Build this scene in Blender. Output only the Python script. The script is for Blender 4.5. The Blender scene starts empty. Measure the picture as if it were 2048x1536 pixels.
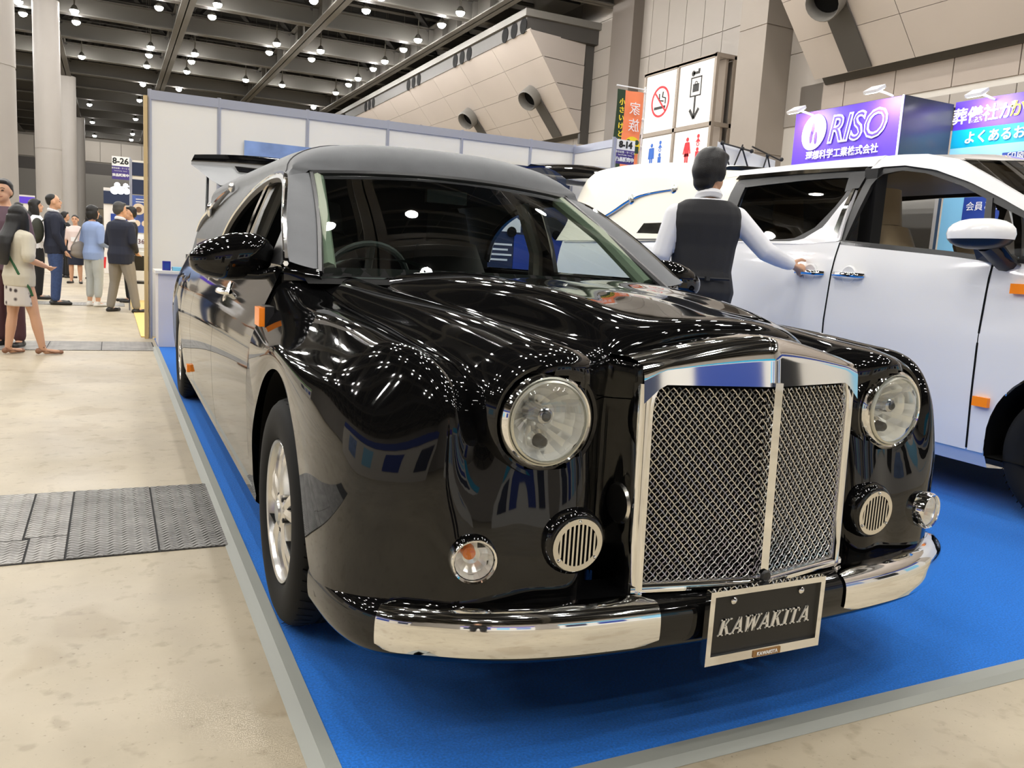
import bpy, bmesh, math, random
import numpy as np
from mathutils import Vector, Matrix
sc = bpy.context.scene
COL = sc.collection
random.seed(7)
rng = np.random.RandomState(5)
# ---------------------------------------------------------------- camera
cam_d = bpy.data.cameras.new('camera')
cam_d.sensor_width = 36.0
cam_d.lens = 29.265
cam_d.clip_end = 400
cam = bpy.data.objects.new('camera', cam_d)
COL.objects.link(cam)
yaw, pit, rol = 0.45254, 0.14622, 0.05957
_f = Vector((math.sin(yaw)*math.cos(pit), math.cos(yaw)*math.cos(pit), -math.sin(pit)))
_r0 = Vector((math.cos(yaw), -math.sin(yaw), 0)); _u0 = _r0.cross(_f)
_r = _r0*math.cos(rol)+_u0*math.sin(rol); _u = _u0*math.cos(rol)-_r0*math.sin(rol)
cam.matrix_world = Matrix(((_r.x, _u.x, -_f.x, 0), (_r.y, _u.y, -_f.y, 0), (_r.z, _u.z, -_f.z, 1.15), (0, 0, 0, 1)))
sc.camera = cam
# ---------------------------------------------------------------- world, exposure
w = bpy.data.worlds.new('world'); sc.world = w; w.use_nodes = True
w.node_tree.nodes['Background'].inputs[0].default_value = (1.0, 0.98, 0.95, 1)
w.node_tree.nodes['Background'].inputs[1].default_value = 0.42
sc.view_settings.view_transform = 'Standard'
sc.view_settings.look = 'None'
sc.view_settings.gamma = 1.0
sc.view_settings.exposure = 0.0
sc.view_settings.use_curve_mapping = False
LAMP_POWER = 262.0      # radiance of the hall lamps
# ---------------------------------------------------------------- materials
MATS = {}
def mat(name, col=(0.5, 0.5, 0.5), rough=0.5, metal=0.0, spec=0.5, emit=None, es=0.0, coat=0.0, noise=None, bump=None, sheen=0.0):
    if name in MATS: return MATS[name]
    m = bpy.data.materials.new(name); m.use_nodes = True
    nt = m.node_tree; b = nt.nodes['Principled BSDF']
    b.inputs['Base Color'].default_value = (*col, 1)
    b.inputs['Roughness'].default_value = rough
    b.inputs['Metallic'].default_value = metal
    b.inputs['Specular IOR Level'].default_value = spec
    if coat: b.inputs['Coat Weight'].default_value = coat; b.inputs['Coat Roughness'].default_value = 0.03
    if sheen: b.inputs['Sheen Weight'].default_value = sheen
    if emit: b.inputs['Emission Color'].default_value = (*emit, 1); b.inputs['Emission Strength'].default_value = es
    tc = None
    if noise or bump:
        tc = nt.nodes.new('ShaderNodeTexCoord')
    if noise:  # (scale, amount, detail)
        n = nt.nodes.new('ShaderNodeTexNoise'); n.inputs['Scale'].default_value = noise[0]; n.inputs['Detail'].default_value = noise[2] if len(noise) > 2 else 4
        r = nt.nodes.new('ShaderNodeValToRGB')
        a = noise[1]
        r.color_ramp.elements[0].position = 0.3; r.color_ramp.elements[1].position = 0.72
        r.color_ramp.elements[0].color = (*[c*(1-a) for c in col], 1); r.color_ramp.elements[1].color = (*[min(1, c*(1+a)) for c in col], 1)
        nt.links.new(tc.outputs['Object'], n.inputs['Vector']); nt.links.new(n.outputs['Fac'], r.inputs['Fac']); nt.links.new(r.outputs['Color'], b.inputs['Base Color'])
    if bump:   # (scale, strength, distance)
        n = nt.nodes.new('ShaderNodeTexNoise'); n.inputs['Scale'].default_value = bump[0]; n.inputs['Detail'].default_value = 3
        bp = nt.nodes.new('ShaderNodeBump'); bp.inputs['Strength'].default_value = bump[1]; bp.inputs['Distance'].default_value = bump[2]
        nt.links.new(tc.outputs['Object'], n.inputs['Vector']); nt.links.new(n.outputs['Fac'], bp.inputs['Height']); nt.links.new(bp.outputs['Normal'], b.inputs['Normal'])
    MATS[name] = m
    return m
def glass(name, tint=(0.8, 0.85, 0.83), refl=1.0):
    if name in MATS: return MATS[name]
    m = bpy.data.materials.new(name); m.use_nodes = True; nt = m.node_tree
    nt.nodes.remove(nt.nodes['Principled BSDF']); o = nt.nodes['Material Output']
    t = nt.nodes.new('ShaderNodeBsdfTransparent'); t.inputs[0].default_value = (*tint, 1)
    g = nt.nodes.new('ShaderNodeBsdfGlossy'); g.inputs['Roughness'].default_value = 0.01; g.inputs[0].default_value = (refl, refl, refl, 1)
    lw = nt.nodes.new('ShaderNodeLayerWeight'); lw.inputs['Blend'].default_value = 0.5
    pw = nt.nodes.new('ShaderNodeMath'); pw.operation = 'POWER'; pw.inputs[1].default_value = 5.0; nt.links.new(lw.outputs['Facing'], pw.inputs[0])
    f = nt.nodes.new('ShaderNodeMath'); f.operation = 'MULTIPLY_ADD'; f.inputs[1].default_value = 0.93; f.inputs[2].default_value = 0.055; nt.links.new(pw.outputs[0], f.inputs[0])
    x = nt.nodes.new('ShaderNodeMixShader')
    nt.links.new(f.outputs[0], x.inputs[0]); nt.links.new(t.outputs[0], x.inputs[1]); nt.links.new(g.outputs[0], x.inputs[2]); nt.links.new(x.outputs[0], o.inputs[0])
    MATS[name] = m
    return m
def emis(name, col, s):
    if name in MATS: return MATS[name]
    m = bpy.data.materials.new(name); m.use_nodes = True; nt = m.node_tree
    nt.nodes.remove(nt.nodes['Principled BSDF'])
    e = nt.nodes.new('ShaderNodeEmission'); e.inputs[0].default_value = (*col, 1); e.inputs[1].default_value = s
    nt.links.new(e.outputs[0], nt.nodes['Material Output'].inputs[0])
    MATS[name] = m
    return m
def srgb(r, g, b):
    f = lambda c: (c/255/12.92 if c/255 <= 0.04045 else ((c/255+0.055)/1.055)**2.4)
    return (f(r), f(g), f(b))
BLACK = mat('black_paint', (0.0035, 0.0035, 0.0037), 0.035, spec=0.5)
CHROME = mat('chrome', (0.86, 0.86, 0.85), 0.045, 1.0)
SATIN = mat('brushed_steel', (0.72, 0.70, 0.65), 0.22, 1.0)
VINYL = mat('grey_vinyl', srgb(100, 102, 105), 0.55, spec=0.35, noise=(9, 0.08), bump=(420, 0.25, 0.002))
RUBBER = mat('tyre_rubber', (0.007, 0.007, 0.007), 0.75, spec=0.25, bump=(60, 0.1, 0.002))
DARK = mat('dark_cavity', (0.006, 0.006, 0.006), 0.8, spec=0.1)
BLKPL = mat('black_plastic', (0.012, 0.012, 0.013), 0.35)
ALU = mat('wheel_alloy', (0.80, 0.79, 0.77), 0.25, 1.0)
WSGLASS = glass('windscreen_glass', (0.62, 0.70, 0.66))
CLEAR = glass('clear_glass', (0.93, 0.95, 0.94))
TINTED = glass('tinted_glass', (0.30, 0.29, 0.26))
AMBER = mat('amber_lens', (0.95, 0.26, 0.02), 0.15, emit=(1.0, 0.25, 0.01), es=0.15)
WHITEP = mat('white_paint', srgb(240, 238, 232), 0.10, spec=0.5, coat=0.5)
CREAM = mat('cream_shell', srgb(247, 240, 222), 0.35)
BEIGE = mat('beige_leather', srgb(176, 158, 128), 0.6)
PANELW = mat('partition_white', srgb(236, 232, 222), 0.45, noise=(1.2, 0.02))
POSTAL = mat('aluminium_post', srgb(188, 192, 206), 0.3, 0.6)
# ---------------------------------------------------------------- geometry helpers
class MB:
    def __init__(s): s.v = []; s.f = []; s.u = None
    def add(s, vs, fs):
        o = len(s.v); s.v += [tuple(map(float, p)) for p in vs]; s.f += [tuple(i+o for i in f) for f in fs]; return s
    def box(s, c, d, rot=None):
        vs = [Vector((x*d[0]/2, y*d[1]/2, z*d[2]/2)) for x in (-1, 1) for y in (-1, 1) for z in (-1, 1)]
        if rot is not None: vs = [rot @ v for v in vs]
        c = Vector(c)
        return s.add([v+c for v in vs], [(0, 1, 3, 2), (4, 6, 7, 5), (0, 4, 5, 1), (2, 3, 7, 6), (0, 2, 6, 4), (1, 5, 7, 3)])
    def bb(s, x0, x1, y0, y1, z0, z1): return s.box(((x0+x1)/2, (y0+y1)/2, (z0+z1)/2), (x1-x0, y1-y0, z1-z0))
    def tube(s, pts, r, n=8, caps=True, flat=1.0):
        pts = [Vector(p) for p in pts]; rs = r if hasattr(r, '__len__') else [r]*len(pts)
        o = len(s.v); up = None
        for i, p in enumerate(pts):
            t = (pts[min(i+1, len(pts)-1)]-pts[max(i-1, 0)]).normalized()
            if up is None:
                up = Vector((0, 0, 1)) if abs(t.z) < 0.9 else Vector((0, 1, 0))
            a = t.cross(up).normalized(); b = a.cross(t).normalized(); up = b
            for k in range(n):
                th = 2*math.pi*k/n
                q = p+a*math.cos(th)*rs[i]+b*math.sin(th)*rs[i]*flat
                s.v.append(tuple(q))
        for i in range(len(pts)-1):
            for k in range(n):
                s.f.append((o+i*n+k, o+i*n+(k+1) % n, o+(i+1)*n+(k+1) % n, o+(i+1)*n+k))
        if caps:
            s.f.append(tuple(o+k for k in range(n))[::-1]); s.f.append(tuple(o+(len(pts)-1)*n+k for k in range(n)))
        return s
    def lathe(s, prof, c, ax=(0, -1, 0), n=32, close=False):
        """prof: (radius, height along ax)"""
        ax = Vector(ax).normalized(); c = Vector(c)
        a = ax.orthogonal().normalized(); b = ax.cross(a); o = len(s.v)
        for r, h in prof:
            for k in range(n):
                th = 2*math.pi*k/n; s.v.append(tuple(c+ax*h+(a*math.cos(th)+b*math.sin(th))*r))
        m = len(prof)
        for i in range(m-1):
            for k in range(n):
                s.f.append((o+i*n+k, o+i*n+(k+1) % n, o+(i+1)*n+(k+1) % n, o+(i+1)*n+k))
        if close:
            s.f.append(tuple(o+k for k in range(n))[::-1]); s.f.append(tuple(o+(m-1)*n+k for k in range(n)))
        return s
    def grid(s, G):
        G = np.asarray(G); n, m = G.shape[:2]; o = len(s.v)
        s.v += [tuple(map(float, p)) for p in G.reshape(-1, 3)]
        for i in range(n-1):
            for j in range(m-1): s.f.append((o+i*m+j, o+i*m+j+1, o+(i+1)*m+j+1, o+(i+1)*m+j))
        return s
    def poly(s, pts): return s.add(pts, [tuple(range(len(pts)))])
    def prism(s, pts, d):
        n = len(pts); d = Vector(d); P = [Vector(p) for p in pts]
        return s.add(P+[p+d for p in P], [tuple(range(n))[::-1], tuple(range(n, 2*n))]+[(i, (i+1) % n, n+(i+1) % n, n+i) for i in range(n)])
    def ball(s, c, r, n=12, m=8):
        r = r if hasattr(r, '__len__') else (r, r, r); o = len(s.v); c = Vector(c)
        for i in range(m+1):
            ph = math.pi*i/m
            for k in range(n):
                th = 2*math.pi*k/n
                s.v.append((c.x+r[0]*math.sin(ph)*math.cos(th), c.y+r[1]*math.sin(ph)*math.sin(th), c.z+r[2]*math.cos(ph)))
        for i in range(m):
            for k in range(n): s.f.append((o+i*n+k, o+(i+1)*n+k, o+(i+1)*n+(k+1) % n, o+i*n+(k+1) % n))
        return s
    def mesh(s, name, m, smooth=True, ang=38):
        me = bpy.data.meshes.new(name); me.from_pydata(s.v, [], s.f); me.update()
        ms = m if isinstance(m, (list, tuple)) else [m]
        for q in ms: me.materials.append(q)
        if smooth and len(me.polygons):
            me.polygons.foreach_set('use_smooth', [True]*len(me.polygons)); me.set_sharp_from_angle(angle=math.radians(ang))
        return me
    def build(s, name, m, parent=None, smooth=True, ang=38, label=None, kind=None, weld=False, mods=None):
        me = s.mesh(name, m, smooth, ang)
        if weld:
            b = bmesh.new(); b.from_mesh(me); bmesh.ops.remove_doubles(b, verts=b.verts, dist=weld if weld is not True else 1e-4)
            bmesh.ops.recalc_face_normals(b, faces=b.faces); b.to_mesh(me); b.free()
            if smooth: me.set_sharp_from_angle(angle=math.radians(ang))
        return link(name, me, parent, label, kind)
def pinv(o):
    # world matrix of a parent that is unrotated and unscaled up the chain
    m = Matrix.Identity(4); q = o; chain = []
    while q: chain.append(q); q = q.parent
    for q in reversed(chain): m = m @ q.matrix_parent_inverse @ q.matrix_basis
    return m.inverted()
def link(name, data, parent=None, label=None, kind=None):
    o = bpy.data.objects.new(name, data); COL.objects.link(o)
    if parent is not None: o.parent = parent; o.matrix_parent_inverse = pinv(parent)
    if label: o['label'] = label
    if kind: o['kind'] = kind
    return o
def thing(name, label, cat, loc=(0, 0, 0), group=None, kind=None):
    o = bpy.data.objects.new(name, None); COL.objects.link(o); o.location = loc; o.empty_display_size = 0.1
    o['label'] = label; o['category'] = cat
    if group: o['group'] = group
    if kind: o['kind'] = kind
    return o
def tag(o, label, cat, group=None):
    o['label'] = label; o['category'] = cat
    if group: o['group'] = group
    return o
def dup(root, loc, label=None, group=None):
    r = root.copy(); COL.objects.link(r); r.location = loc
    if label: r['label'] = label
    if group: r['group'] = group
    for ch in root.children:
        c = ch.copy(); COL.objects.link(c); c.parent = r; c.matrix_parent_inverse = ch.matrix_parent_inverse.copy()
        for g in ch.children:
            d = g.copy(); COL.objects.link(d); d.parent = c; d.matrix_parent_inverse = g.matrix_parent_inverse.copy()
    return r
def nat(P, k, axis=0, t=None):
    """natural cubic spline through P along axis, k samples per span"""
    P = np.moveaxis(np.asarray(P, float), axis, 0); n = P.shape[0]; F = P.reshape(n, -1)
    if t is None:
        d = np.linalg.norm(np.diff(P, axis=0), axis=-1).reshape(n-1, -1).mean(1); t = np.concatenate([[0], np.cumsum(np.maximum(d, 1e-6))])
    h = np.diff(t); A = np.zeros((n, n)); B = np.zeros((n, F.shape[1])); A[0, 0] = A[-1, -1] = 1
    for i in range(1, n-1):
        A[i, i-1] = h[i-1]; A[i, i] = 2*(h[i-1]+h[i]); A[i, i+1] = h[i]
        B[i] = 6*((F[i+1]-F[i])/h[i]-(F[i]-F[i-1])/h[i-1])
    M = np.linalg.solve(A, B); out = []
    for i in range(n-1):
        for s in range(k):
            x = t[i]+h[i]*s/k; a = (t[i+1]-x)/h[i]; b = (x-t[i])/h[i]
            out.append(a*F[i]+b*F[i+1]+((a**3-a)*M[i]+(b**3-b)*M[i+1])*h[i]**2/6)
    out.append(F[-1])
    return np.moveaxis(np.array(out).reshape(-1, *P.shape[1:]), 0, axis)
def fspl(xs, ys):
    """smooth scalar function through (xs, ys)"""
    g = nat(np.stack([xs, ys], 1), 24)
    return lambda x: float(np.interp(x, g[:, 0], g[:, 1]))
def text(name, body, o, right, up, size, m, parent=None, depth=0.004, align='CENTER', squash=1.0, mirror=False, kind=None, bold=0.0, shear=0.0):
    """flat lettering in the plane (right, up) centred on o"""
    cu = bpy.data.curves.new(name, 'FONT'); cu.body = body; cu.size = size; cu.align_x = align; cu.align_y = 'CENTER'; cu.extrude = depth/2; cu.resolution_u = 3
    cu.offset = bold; cu.shear = shear
    tmp = bpy.data.objects.new('t', cu); COL.objects.link(tmp)
    dg = bpy.context.evaluated_depsgraph_get(); me = bpy.data.meshes.new_from_object(tmp.evaluated_get(dg))
    bpy.data.objects.remove(tmp); me.name = name
    R = Vector(right).normalized(); U = Vector(up).normalized(); N = R.cross(U)
    me.transform(Matrix(((R.x*squash*(-1 if mirror else 1), U.x, N.x, o[0]), (R.y*squash*(-1 if mirror else 1), U.y, N.y, o[1]), (R.z*squash*(-1 if mirror else 1), U.z, N.z, o[2]), (0, 0, 0, 1))))
    me.materials.clear(); me.materials.append(m)
    return link(name, me, parent, None, kind)
# ================================================================ the hall
def S(name, mb, m, parent=None, **k):
    o = mb.build(name, m, parent, **k)
    if parent is None: o['kind'] = 'structure'
    return o
# concrete floor: stained, faintly polished
def floor_material():
    m = bpy.data.materials.new('concrete'); m.use_nodes = True; nt = m.node_tree; b = nt.nodes['Principled BSDF']; L = nt.links.new
    tc = nt.nodes.new('ShaderNodeTexCoord')
    def noise(s, d, r=0.5):
        n = nt.nodes.new('ShaderNodeTexNoise'); n.inputs['Scale'].default_value = s; n.inputs['Detail'].default_value = d; n.inputs['Roughness'].default_value = r
        L(tc.outputs['Object'], n.inputs['Vector']); return n
    def ramp(src, p0, c0, p1, c1):
        r = nt.nodes.new('ShaderNodeValToRGB'); r.color_ramp.elements[0].position = p0; r.color_ramp.elements[1].position = p1
        r.color_ramp.elements[0].color = (*c0, 1); r.color_ramp.elements[1].color = (*c1, 1); L(src.outputs['Fac'], r.inputs['Fac']); return r
    def mul(a, bb, f):
        x = nt.nodes.new('ShaderNodeMix'); x.data_type = 'RGBA'; x.blend_type = 'MULTIPLY'; x.inputs['Factor'].default_value = f
        L(a.outputs[2] if a.bl_idname == 'ShaderNodeMix' else a.outputs['Color'], x.inputs[6]); L(bb.outputs['Color'], x.inputs[7]); return x
    base = ramp(noise(1.1, 6, 0.6), 0.32, srgb(168, 156, 134), 0.68, srgb(194, 181, 156))
    spots = ramp(noise(14, 3), 0.30, (0.66, 0.63, 0.58), 0.42, (1, 1, 1))
    fine = ramp(noise(70, 4), 0.27, (0.55, 0.52, 0.47), 0.36, (1, 1, 1))
    blotch = ramp(noise(3.2, 2, 0.4), 0.34, (0.80, 0.76, 0.70), 0.40, (1, 1, 1))
    c = mul(mul(mul(base, spots, 0.55), fine, 0.7), blotch, 0.6)
    L(c.outputs[2], b.inputs['Base Color'])
    rr = ramp(noise(2.0, 4), 0.3, (0.40,)*3, 0.7, (0.58,)*3); L(rr.outputs['Color'], b.inputs['Roughness'])
    bp = nt.nodes.new('ShaderNodeBump'); bp.inputs['Strength'].default_value = 0.12; bp.inputs['Distance'].default_value = 0.003
    L(noise(40, 4).outputs['Fac'], bp.inputs['Height']); L(bp.outputs['Normal'], b.inputs['Normal'])
    return m
floor = S('floor', MB().bb(-60, 60, -30, 111, -0.2, 0.0), floor_material(), smooth=False)
def tread_material(name, base):
    """checker plate: rows of short raised bars, alternately tilted"""
    m = bpy.data.materials.new(name); m.use_nodes = True; nt = m.node_tree; b = nt.nodes['Principled BSDF']; L = nt.links.new
    b.inputs['Metallic'].default_value = 0.2; b.inputs['Roughness'].default_value = 0.45
    tc = nt.nodes.new('ShaderNodeTexCoord'); v = nt.nodes.new('ShaderNodeTexWave'); v.wave_type = 'BANDS'; v.bands_direction = 'Y'
    v.inputs['Scale'].default_value = 11.0; v.inputs['Distortion'].default_value = 0.0
    s = nt.nodes.new('ShaderNodeTexWave'); s.wave_type = 'BANDS'; s.bands_direction = 'X'; s.inputs['Scale'].default_value = 6.5
    L(tc.outputs['Object'], s.inputs['Vector'])
    sep = nt.nodes.new('ShaderNodeSeparateXYZ'); L(tc.outputs['Object'], sep.inputs[0]); cmb = nt.nodes.new('ShaderNodeCombineXYZ')
    mu = nt.nodes.new('ShaderNodeMath'); mu.operation = 'MULTIPLY_ADD'; mu.inputs[1].default_value = 0.02; L(s.outputs['Fac'], mu.inputs[0]); L(sep.outputs[1], mu.inputs[2])
    L(sep.outputs[0], cmb.inputs[0]); L(mu.outputs[0], cmb.inputs[1]); L(cmb.outputs[0], v.inputs['Vector'])
    n = nt.nodes.new('ShaderNodeTexNoise'); n.inputs['Scale'].default_value = 6; n.inputs['Detail'].default_value = 5; L(tc.outputs['Object'], n.inputs['Vector'])
    r = nt.nodes.new('ShaderNodeValToRGB'); r.color_ramp.elements[0].position = 0.3; r.color_ramp.elements[1].position = 0.7
    r.color_ramp.elements[0].color = (*[c*0.75 for c in base], 1); r.color_ramp.elements[1].color = (*[c*1.25 for c in base], 1)
    L(n.outputs['Fac'], r.inputs['Fac']); L(r.outputs['Color'], b.inputs['Base Color'])
    bp = nt.nodes.new('ShaderNodeBump'); bp.inputs['Strength'].default_value = 0.9; bp.inputs['Distance'].default_value = 0.012
    L(v.outputs['Fac'], bp.inputs['Height']); L(bp.outputs['Normal'], b.inputs['Normal'])
    return m
TREAD = tread_material('checker_plate', srgb(158, 155, 150)); TREAD2 = tread_material('checker_plate_dark', srgb(138, 136, 132))
for y0, y1, x1 in ((3.23, 4.13, .40), (9.42, 10.22, .41), (15.6, 16.3, .2)): MB().bb(-2.6, x1, y0, y1, 0.0, 0.002).build('plate_pit', mat('pit_dark', (.02, .02, .02), .8), floor, smooth=False)
def plate(x0, x1, y0, y1, m=None):
    MB().bb(x0+.004, x1-.004, y0+.004, y1-.004, 0.0, 0.006).build('floor_plate', m or TREAD, floor, smooth=False)
plate(-.31, -.16, 3.50, 4.13); plate(-.90, -.31, 3.48, 4.13); plate(-.90, -.29, 3.23, 3.48); plate(-.29, -.16, 3.23, 3.50); plate(-.16, .152, 3.23, 4.13, TREAD2); plate(.152, .40, 3.23, 4.13, TREAD2)
plate(-1.9, -.9, 3.23, 4.13)
for i in range(6): plate(-2.6+i*.5, -2.1+i*.5, 9.42, 10.22)
for i in range(5): plate(-2.3+i*.5, -1.8+i*.5, 15.6, 16.3)
# blue carpet of the stand with its grey edge strips
CARPET = mat('blue_carpet', srgb(20, 112, 208), 0.95, spec=0.1, noise=(160, 0.22, 2), bump=(500, 0.5, 0.004), sheen=0.15)
EDGE = mat('edge_strip_grey', srgb(150, 152, 144), 0.55)
carpet = MB().bb(.449, 9.0, 1.495, 10.58, 0.001, 0.012).build('carpet', CARPET, smooth=False)
tag(carpet, 'bright blue stand carpet with grey edging under the two cars', 'carpet')
MB().prism([(.385, 1.42, 0.001), (.452, 1.42, 0.001), (.452, 1.42, .0145), (.418, 1.42, .0145)], (0, 8.3, 0)).build('edge_strip', EDGE, carpet, smooth=False)
MB().prism([(.40, 1.43, 0.001), (.40, 1.498, 0.001), (.40, 1.498, .0145), (.40, 1.455, .0145)], (8.6, 0, 0)).build('edge_strip', EDGE, carpet, smooth=False)
# ---- ceiling
CEIL = mat('ceiling_deck', srgb(19, 18, 17), 0.9, noise=(0.8, 0.3))
BEAM = mat('beam_grey', srgb(90, 87, 82), 0.6); BEAMD = mat('beam_dark', srgb(46, 44, 42), 0.7)
ceiling = S('ceiling', MB().bb(-46, 21, -26, 111, 16.2, 16.4), CEIL, smooth=False)
bx = [3.377+6.1*k for k in range(-7, 3)]; by = [38.4+5.85*k for k in range(-10, 13)]
def ibeam(p0, p1, h, wd, z):
    m = MB(); a = Vector(p0); b = Vector(p1); alongx = abs(b.x-a.x) > abs(b.y-a.y)
    for (cz, sh, sw) in ((z+.03, .06, wd), (z+h/2, h, .05), (z+h, .05, wd)):
        if alongx: m.bb(a.x, b.x, a.y-sw/2, a.y+sw/2, cz-sh/2, cz+sh/2)
        else: m.bb(a.x-sw/2, a.x+sw/2, a.y, b.y, cz-sh/2, cz+sh/2)
    return m
for x in bx:
    m = ibeam((x, -25, 0), (x, 110, 0), .9, .62, 12.15)
    for j in range(68): m.bb(x-.28, x+.28, -24+j*2.0, -23.93+j*2.0, 12.2, 13.0)
    m.build('main_beam', BEAM, ceiling, smooth=False)
for i, y in enumerate(by):
    ibeam((-45, y, 0), (20, y, 0), .85, .5, 12.2).build('cross_beam', BEAM, ceiling, smooth=False)
    d = MB()
    for x in bx:
        d.tube([(x+.2, y, 13.0), (x+2.8, y, 15.9)], .17, 4); d.tube([(x+5.9, y, 13.0), (x+3.3, y, 15.9)], .17, 4)
    d.bb(-45, 20, y-.1, y+.1, 15.9, 16.15)
    d.build('truss_brace', BEAMD, ceiling, smooth=False)
    for k, (dy, z) in enumerate(((1.1, 13.1), (1.9, 13.7), (2.9, 14.4), (3.7, 13.3), (4.6, 13.9))):
        p = MB().tube([(-45, y+dy, z), (20, y+dy, z)], .05+.05*(k == 2), 6)
        if k == 2:
            for q in range(26): p.tube([(-44+q*2.4+.3*math.sin(q*7+i), y+dy, z), (-44+q*2.4+.3*math.sin(q*7+i), y+dy, 16.2)], .02, 3)
        p.build('service_pipe', BEAMD if k % 2 else BEAM, ceiling, smooth=False)
# bell shaped lamps, in pairs on both sides of every beam
LAMPGLOW = emis('lamp_glow', (1.0, 0.972, 0.925), LAMP_POWER); HOUSING = mat('lamp_housing', srgb(120, 116, 108), 0.4, 0.5)
lamp0 = thing('hall_lamp', 'glowing bell shaped hall lamp hanging among the grey ceiling beams', 'lamp', (0, 0, 12.15), 'hall lamps on the ceiling grid')
def at0(mb): return mb
hh = MB().lathe([(.03, .95), (.04, .26), (.10, .22), (.19, .04), (.205, 0.0)], (0, 0, 12.15), (0, 0, 1), 12)
hh.build('housing', HOUSING, lamp0); MB().tube([(0, 0, 13.05), (0, 0, 16.22)], .012, 4).build('hanging_rod', HOUSING, lamp0)
bl = MB().lathe([(.20, .0), (.185, -.07), (.12, -.145), (.02, -.18)], (0, 0, 12.15), (0, 0, 1), 10); bl.build('bulb', LAMPGLOW, lamp0)
first = True
LINES = {-3.92: 'left of the round columns', -1.52: 'just right of the round columns', 2.18: 'left of the left ceiling beam', 4.58: 'right of the left ceiling beam', 8.28: 'left of the middle ceiling beam', 10.68: 'right of the middle ceiling beam', 14.38: 'beside the white air soffits'}
ORD = ['nearest', 'second', 'third', 'fourth', 'fifth', 'sixth', 'seventh', 'eighth', 'ninth', 'tenth', 'eleventh', 'twelfth', 'thirteenth', 'fourteenth', 'fifteenth', 'sixteenth', 'seventeenth', 'eighteenth', 'nineteenth', 'twentieth', 'last', 'far last']
line_count = {}
def in_view(x, y, z):
    q = cam.matrix_world.inverted() @ Vector((x, y, z))
    return q.z < 0 and abs(1665*q.x/-q.z) < 1030 and abs(1665*q.y/-q.z) < 774
def hang(x, y):
    global first
    key = min(LINES, key=lambda c: abs(c-x))
    if first: lamp0.location = (x, y, 12.15); first = False; o = lamp0
    else: o = dup(lamp0, (x, y, 12.15))
    if abs(key-x) < .2 and in_view(x, y, 12.05):
        n = line_count.get(key, 0); line_count[key] = n+1
        o['label'] = 'glowing ceiling lamp, %s from the front in the line %s' % (ORD[min(n, 21)], LINES[key]) if n else 'glowing ceiling lamp, nearest in view in the line %s' % LINES[key]
    else:
        o['label'] = 'glowing hall lamp of the ceiling grid beyond the picture edge'
for k in range(-8, 6):
    y = 38.4+5.85*k
    for g in range(-4, 3):
        x = 3.377+6.1*g
        if g < 2 and k < 4 and (k+g) % 2 == 0: continue        # chequered, except along the right wall
        for yy in ((y-1.2, y+1.2) if k < 4 else ((y-1.1,) if k == 4 else (y+.3,))):
            if k == 5 and g in (-1, 1): continue
            if g < -2 and yy < -4: continue
            hang(x-1.2, yy)
            if g < 2: hang(x+1.2, yy)
for y, g in ((75.7, 0), (81.6, -1), (87.6, 0), (93.7, -1), (100, 0), (106, 0), (106, -1)): hang(3.377+6.1*g+(1.2 if g < 0 else -1.2), y)
# ---- round columns along the aisle
COLM = mat('column_paint', srgb(160, 155, 150), 0.5, noise=(0.5, 0.03)); 
for i, (y, lab) in enumerate(((25.5, 'nearest big round pale grey column at the left edge'), (48.0, 'tall round pale grey column behind the man with the backpack'), (69.3, 'third round grey column, partly behind a nearer one'), (92.0, 'farthest slim looking round grey column of the row'))):
    t = thing('column', lab, 'column', (-2.72, y, 0), kind='structure')
    MB().lathe([(.58, 0), (.58, 5.2)], (-2.72, y, 0), (0, 0, 1), 28).build('lower_shaft', COLM, t)
    MB().lathe([(.57, 5.2), (.57, 5.25), (.585, 5.25), (.585, 12.2)], (-2.72, y, 0), (0, 0, 1), 28).build('upper_shaft', COLM, t)
# ---- far, left and rear walls
WALL = mat('wall_panel', srgb(196, 188, 178), 0.6, noise=(0.4, 0.04)); WALLD = mat('wall_dark_band', srgb(96, 92, 90), 0.7); JOINT = mat('panel_joint', srgb(190, 185, 178), 0.6)
wf = S('wall_far', MB().bb(-46, 21, 110, 110.4, 0, 16.2), mat('wall_far_base', srgb(150, 144, 136), 0.7), smooth=False)
for i in range(10):
    MB().bb(-12+i*2.2, -9.85+i*2.2, 109.85, 110, 9.65, 11.9).build('panel', WALL, wf, smooth=False)
MB().bb(-30, 20, 109.8, 110, 8.2, 9.5).build('dark_band', WALLD, wf, smooth=False)
MB().bb(-30, 20, 109.8, 110, 4.4, 8.2).build('shutter', mat('shutter', srgb(150, 146, 140), 0.6), wf, smooth=False)
MB().bb(-30, 20, 109.8, 110, 0, 4.3).build('lower_wall', mat('lower_wall', srgb(168, 156, 132), 0.6), wf, smooth=False)
S('wall_left', MB().bb(-46.4, -46, -26, 111, 0, 16.2), WALL, smooth=False)
S('wall_rear', MB().bb(-46, 21, -26.4, -26, 0, 16.2), WALL, smooth=False)
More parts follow.
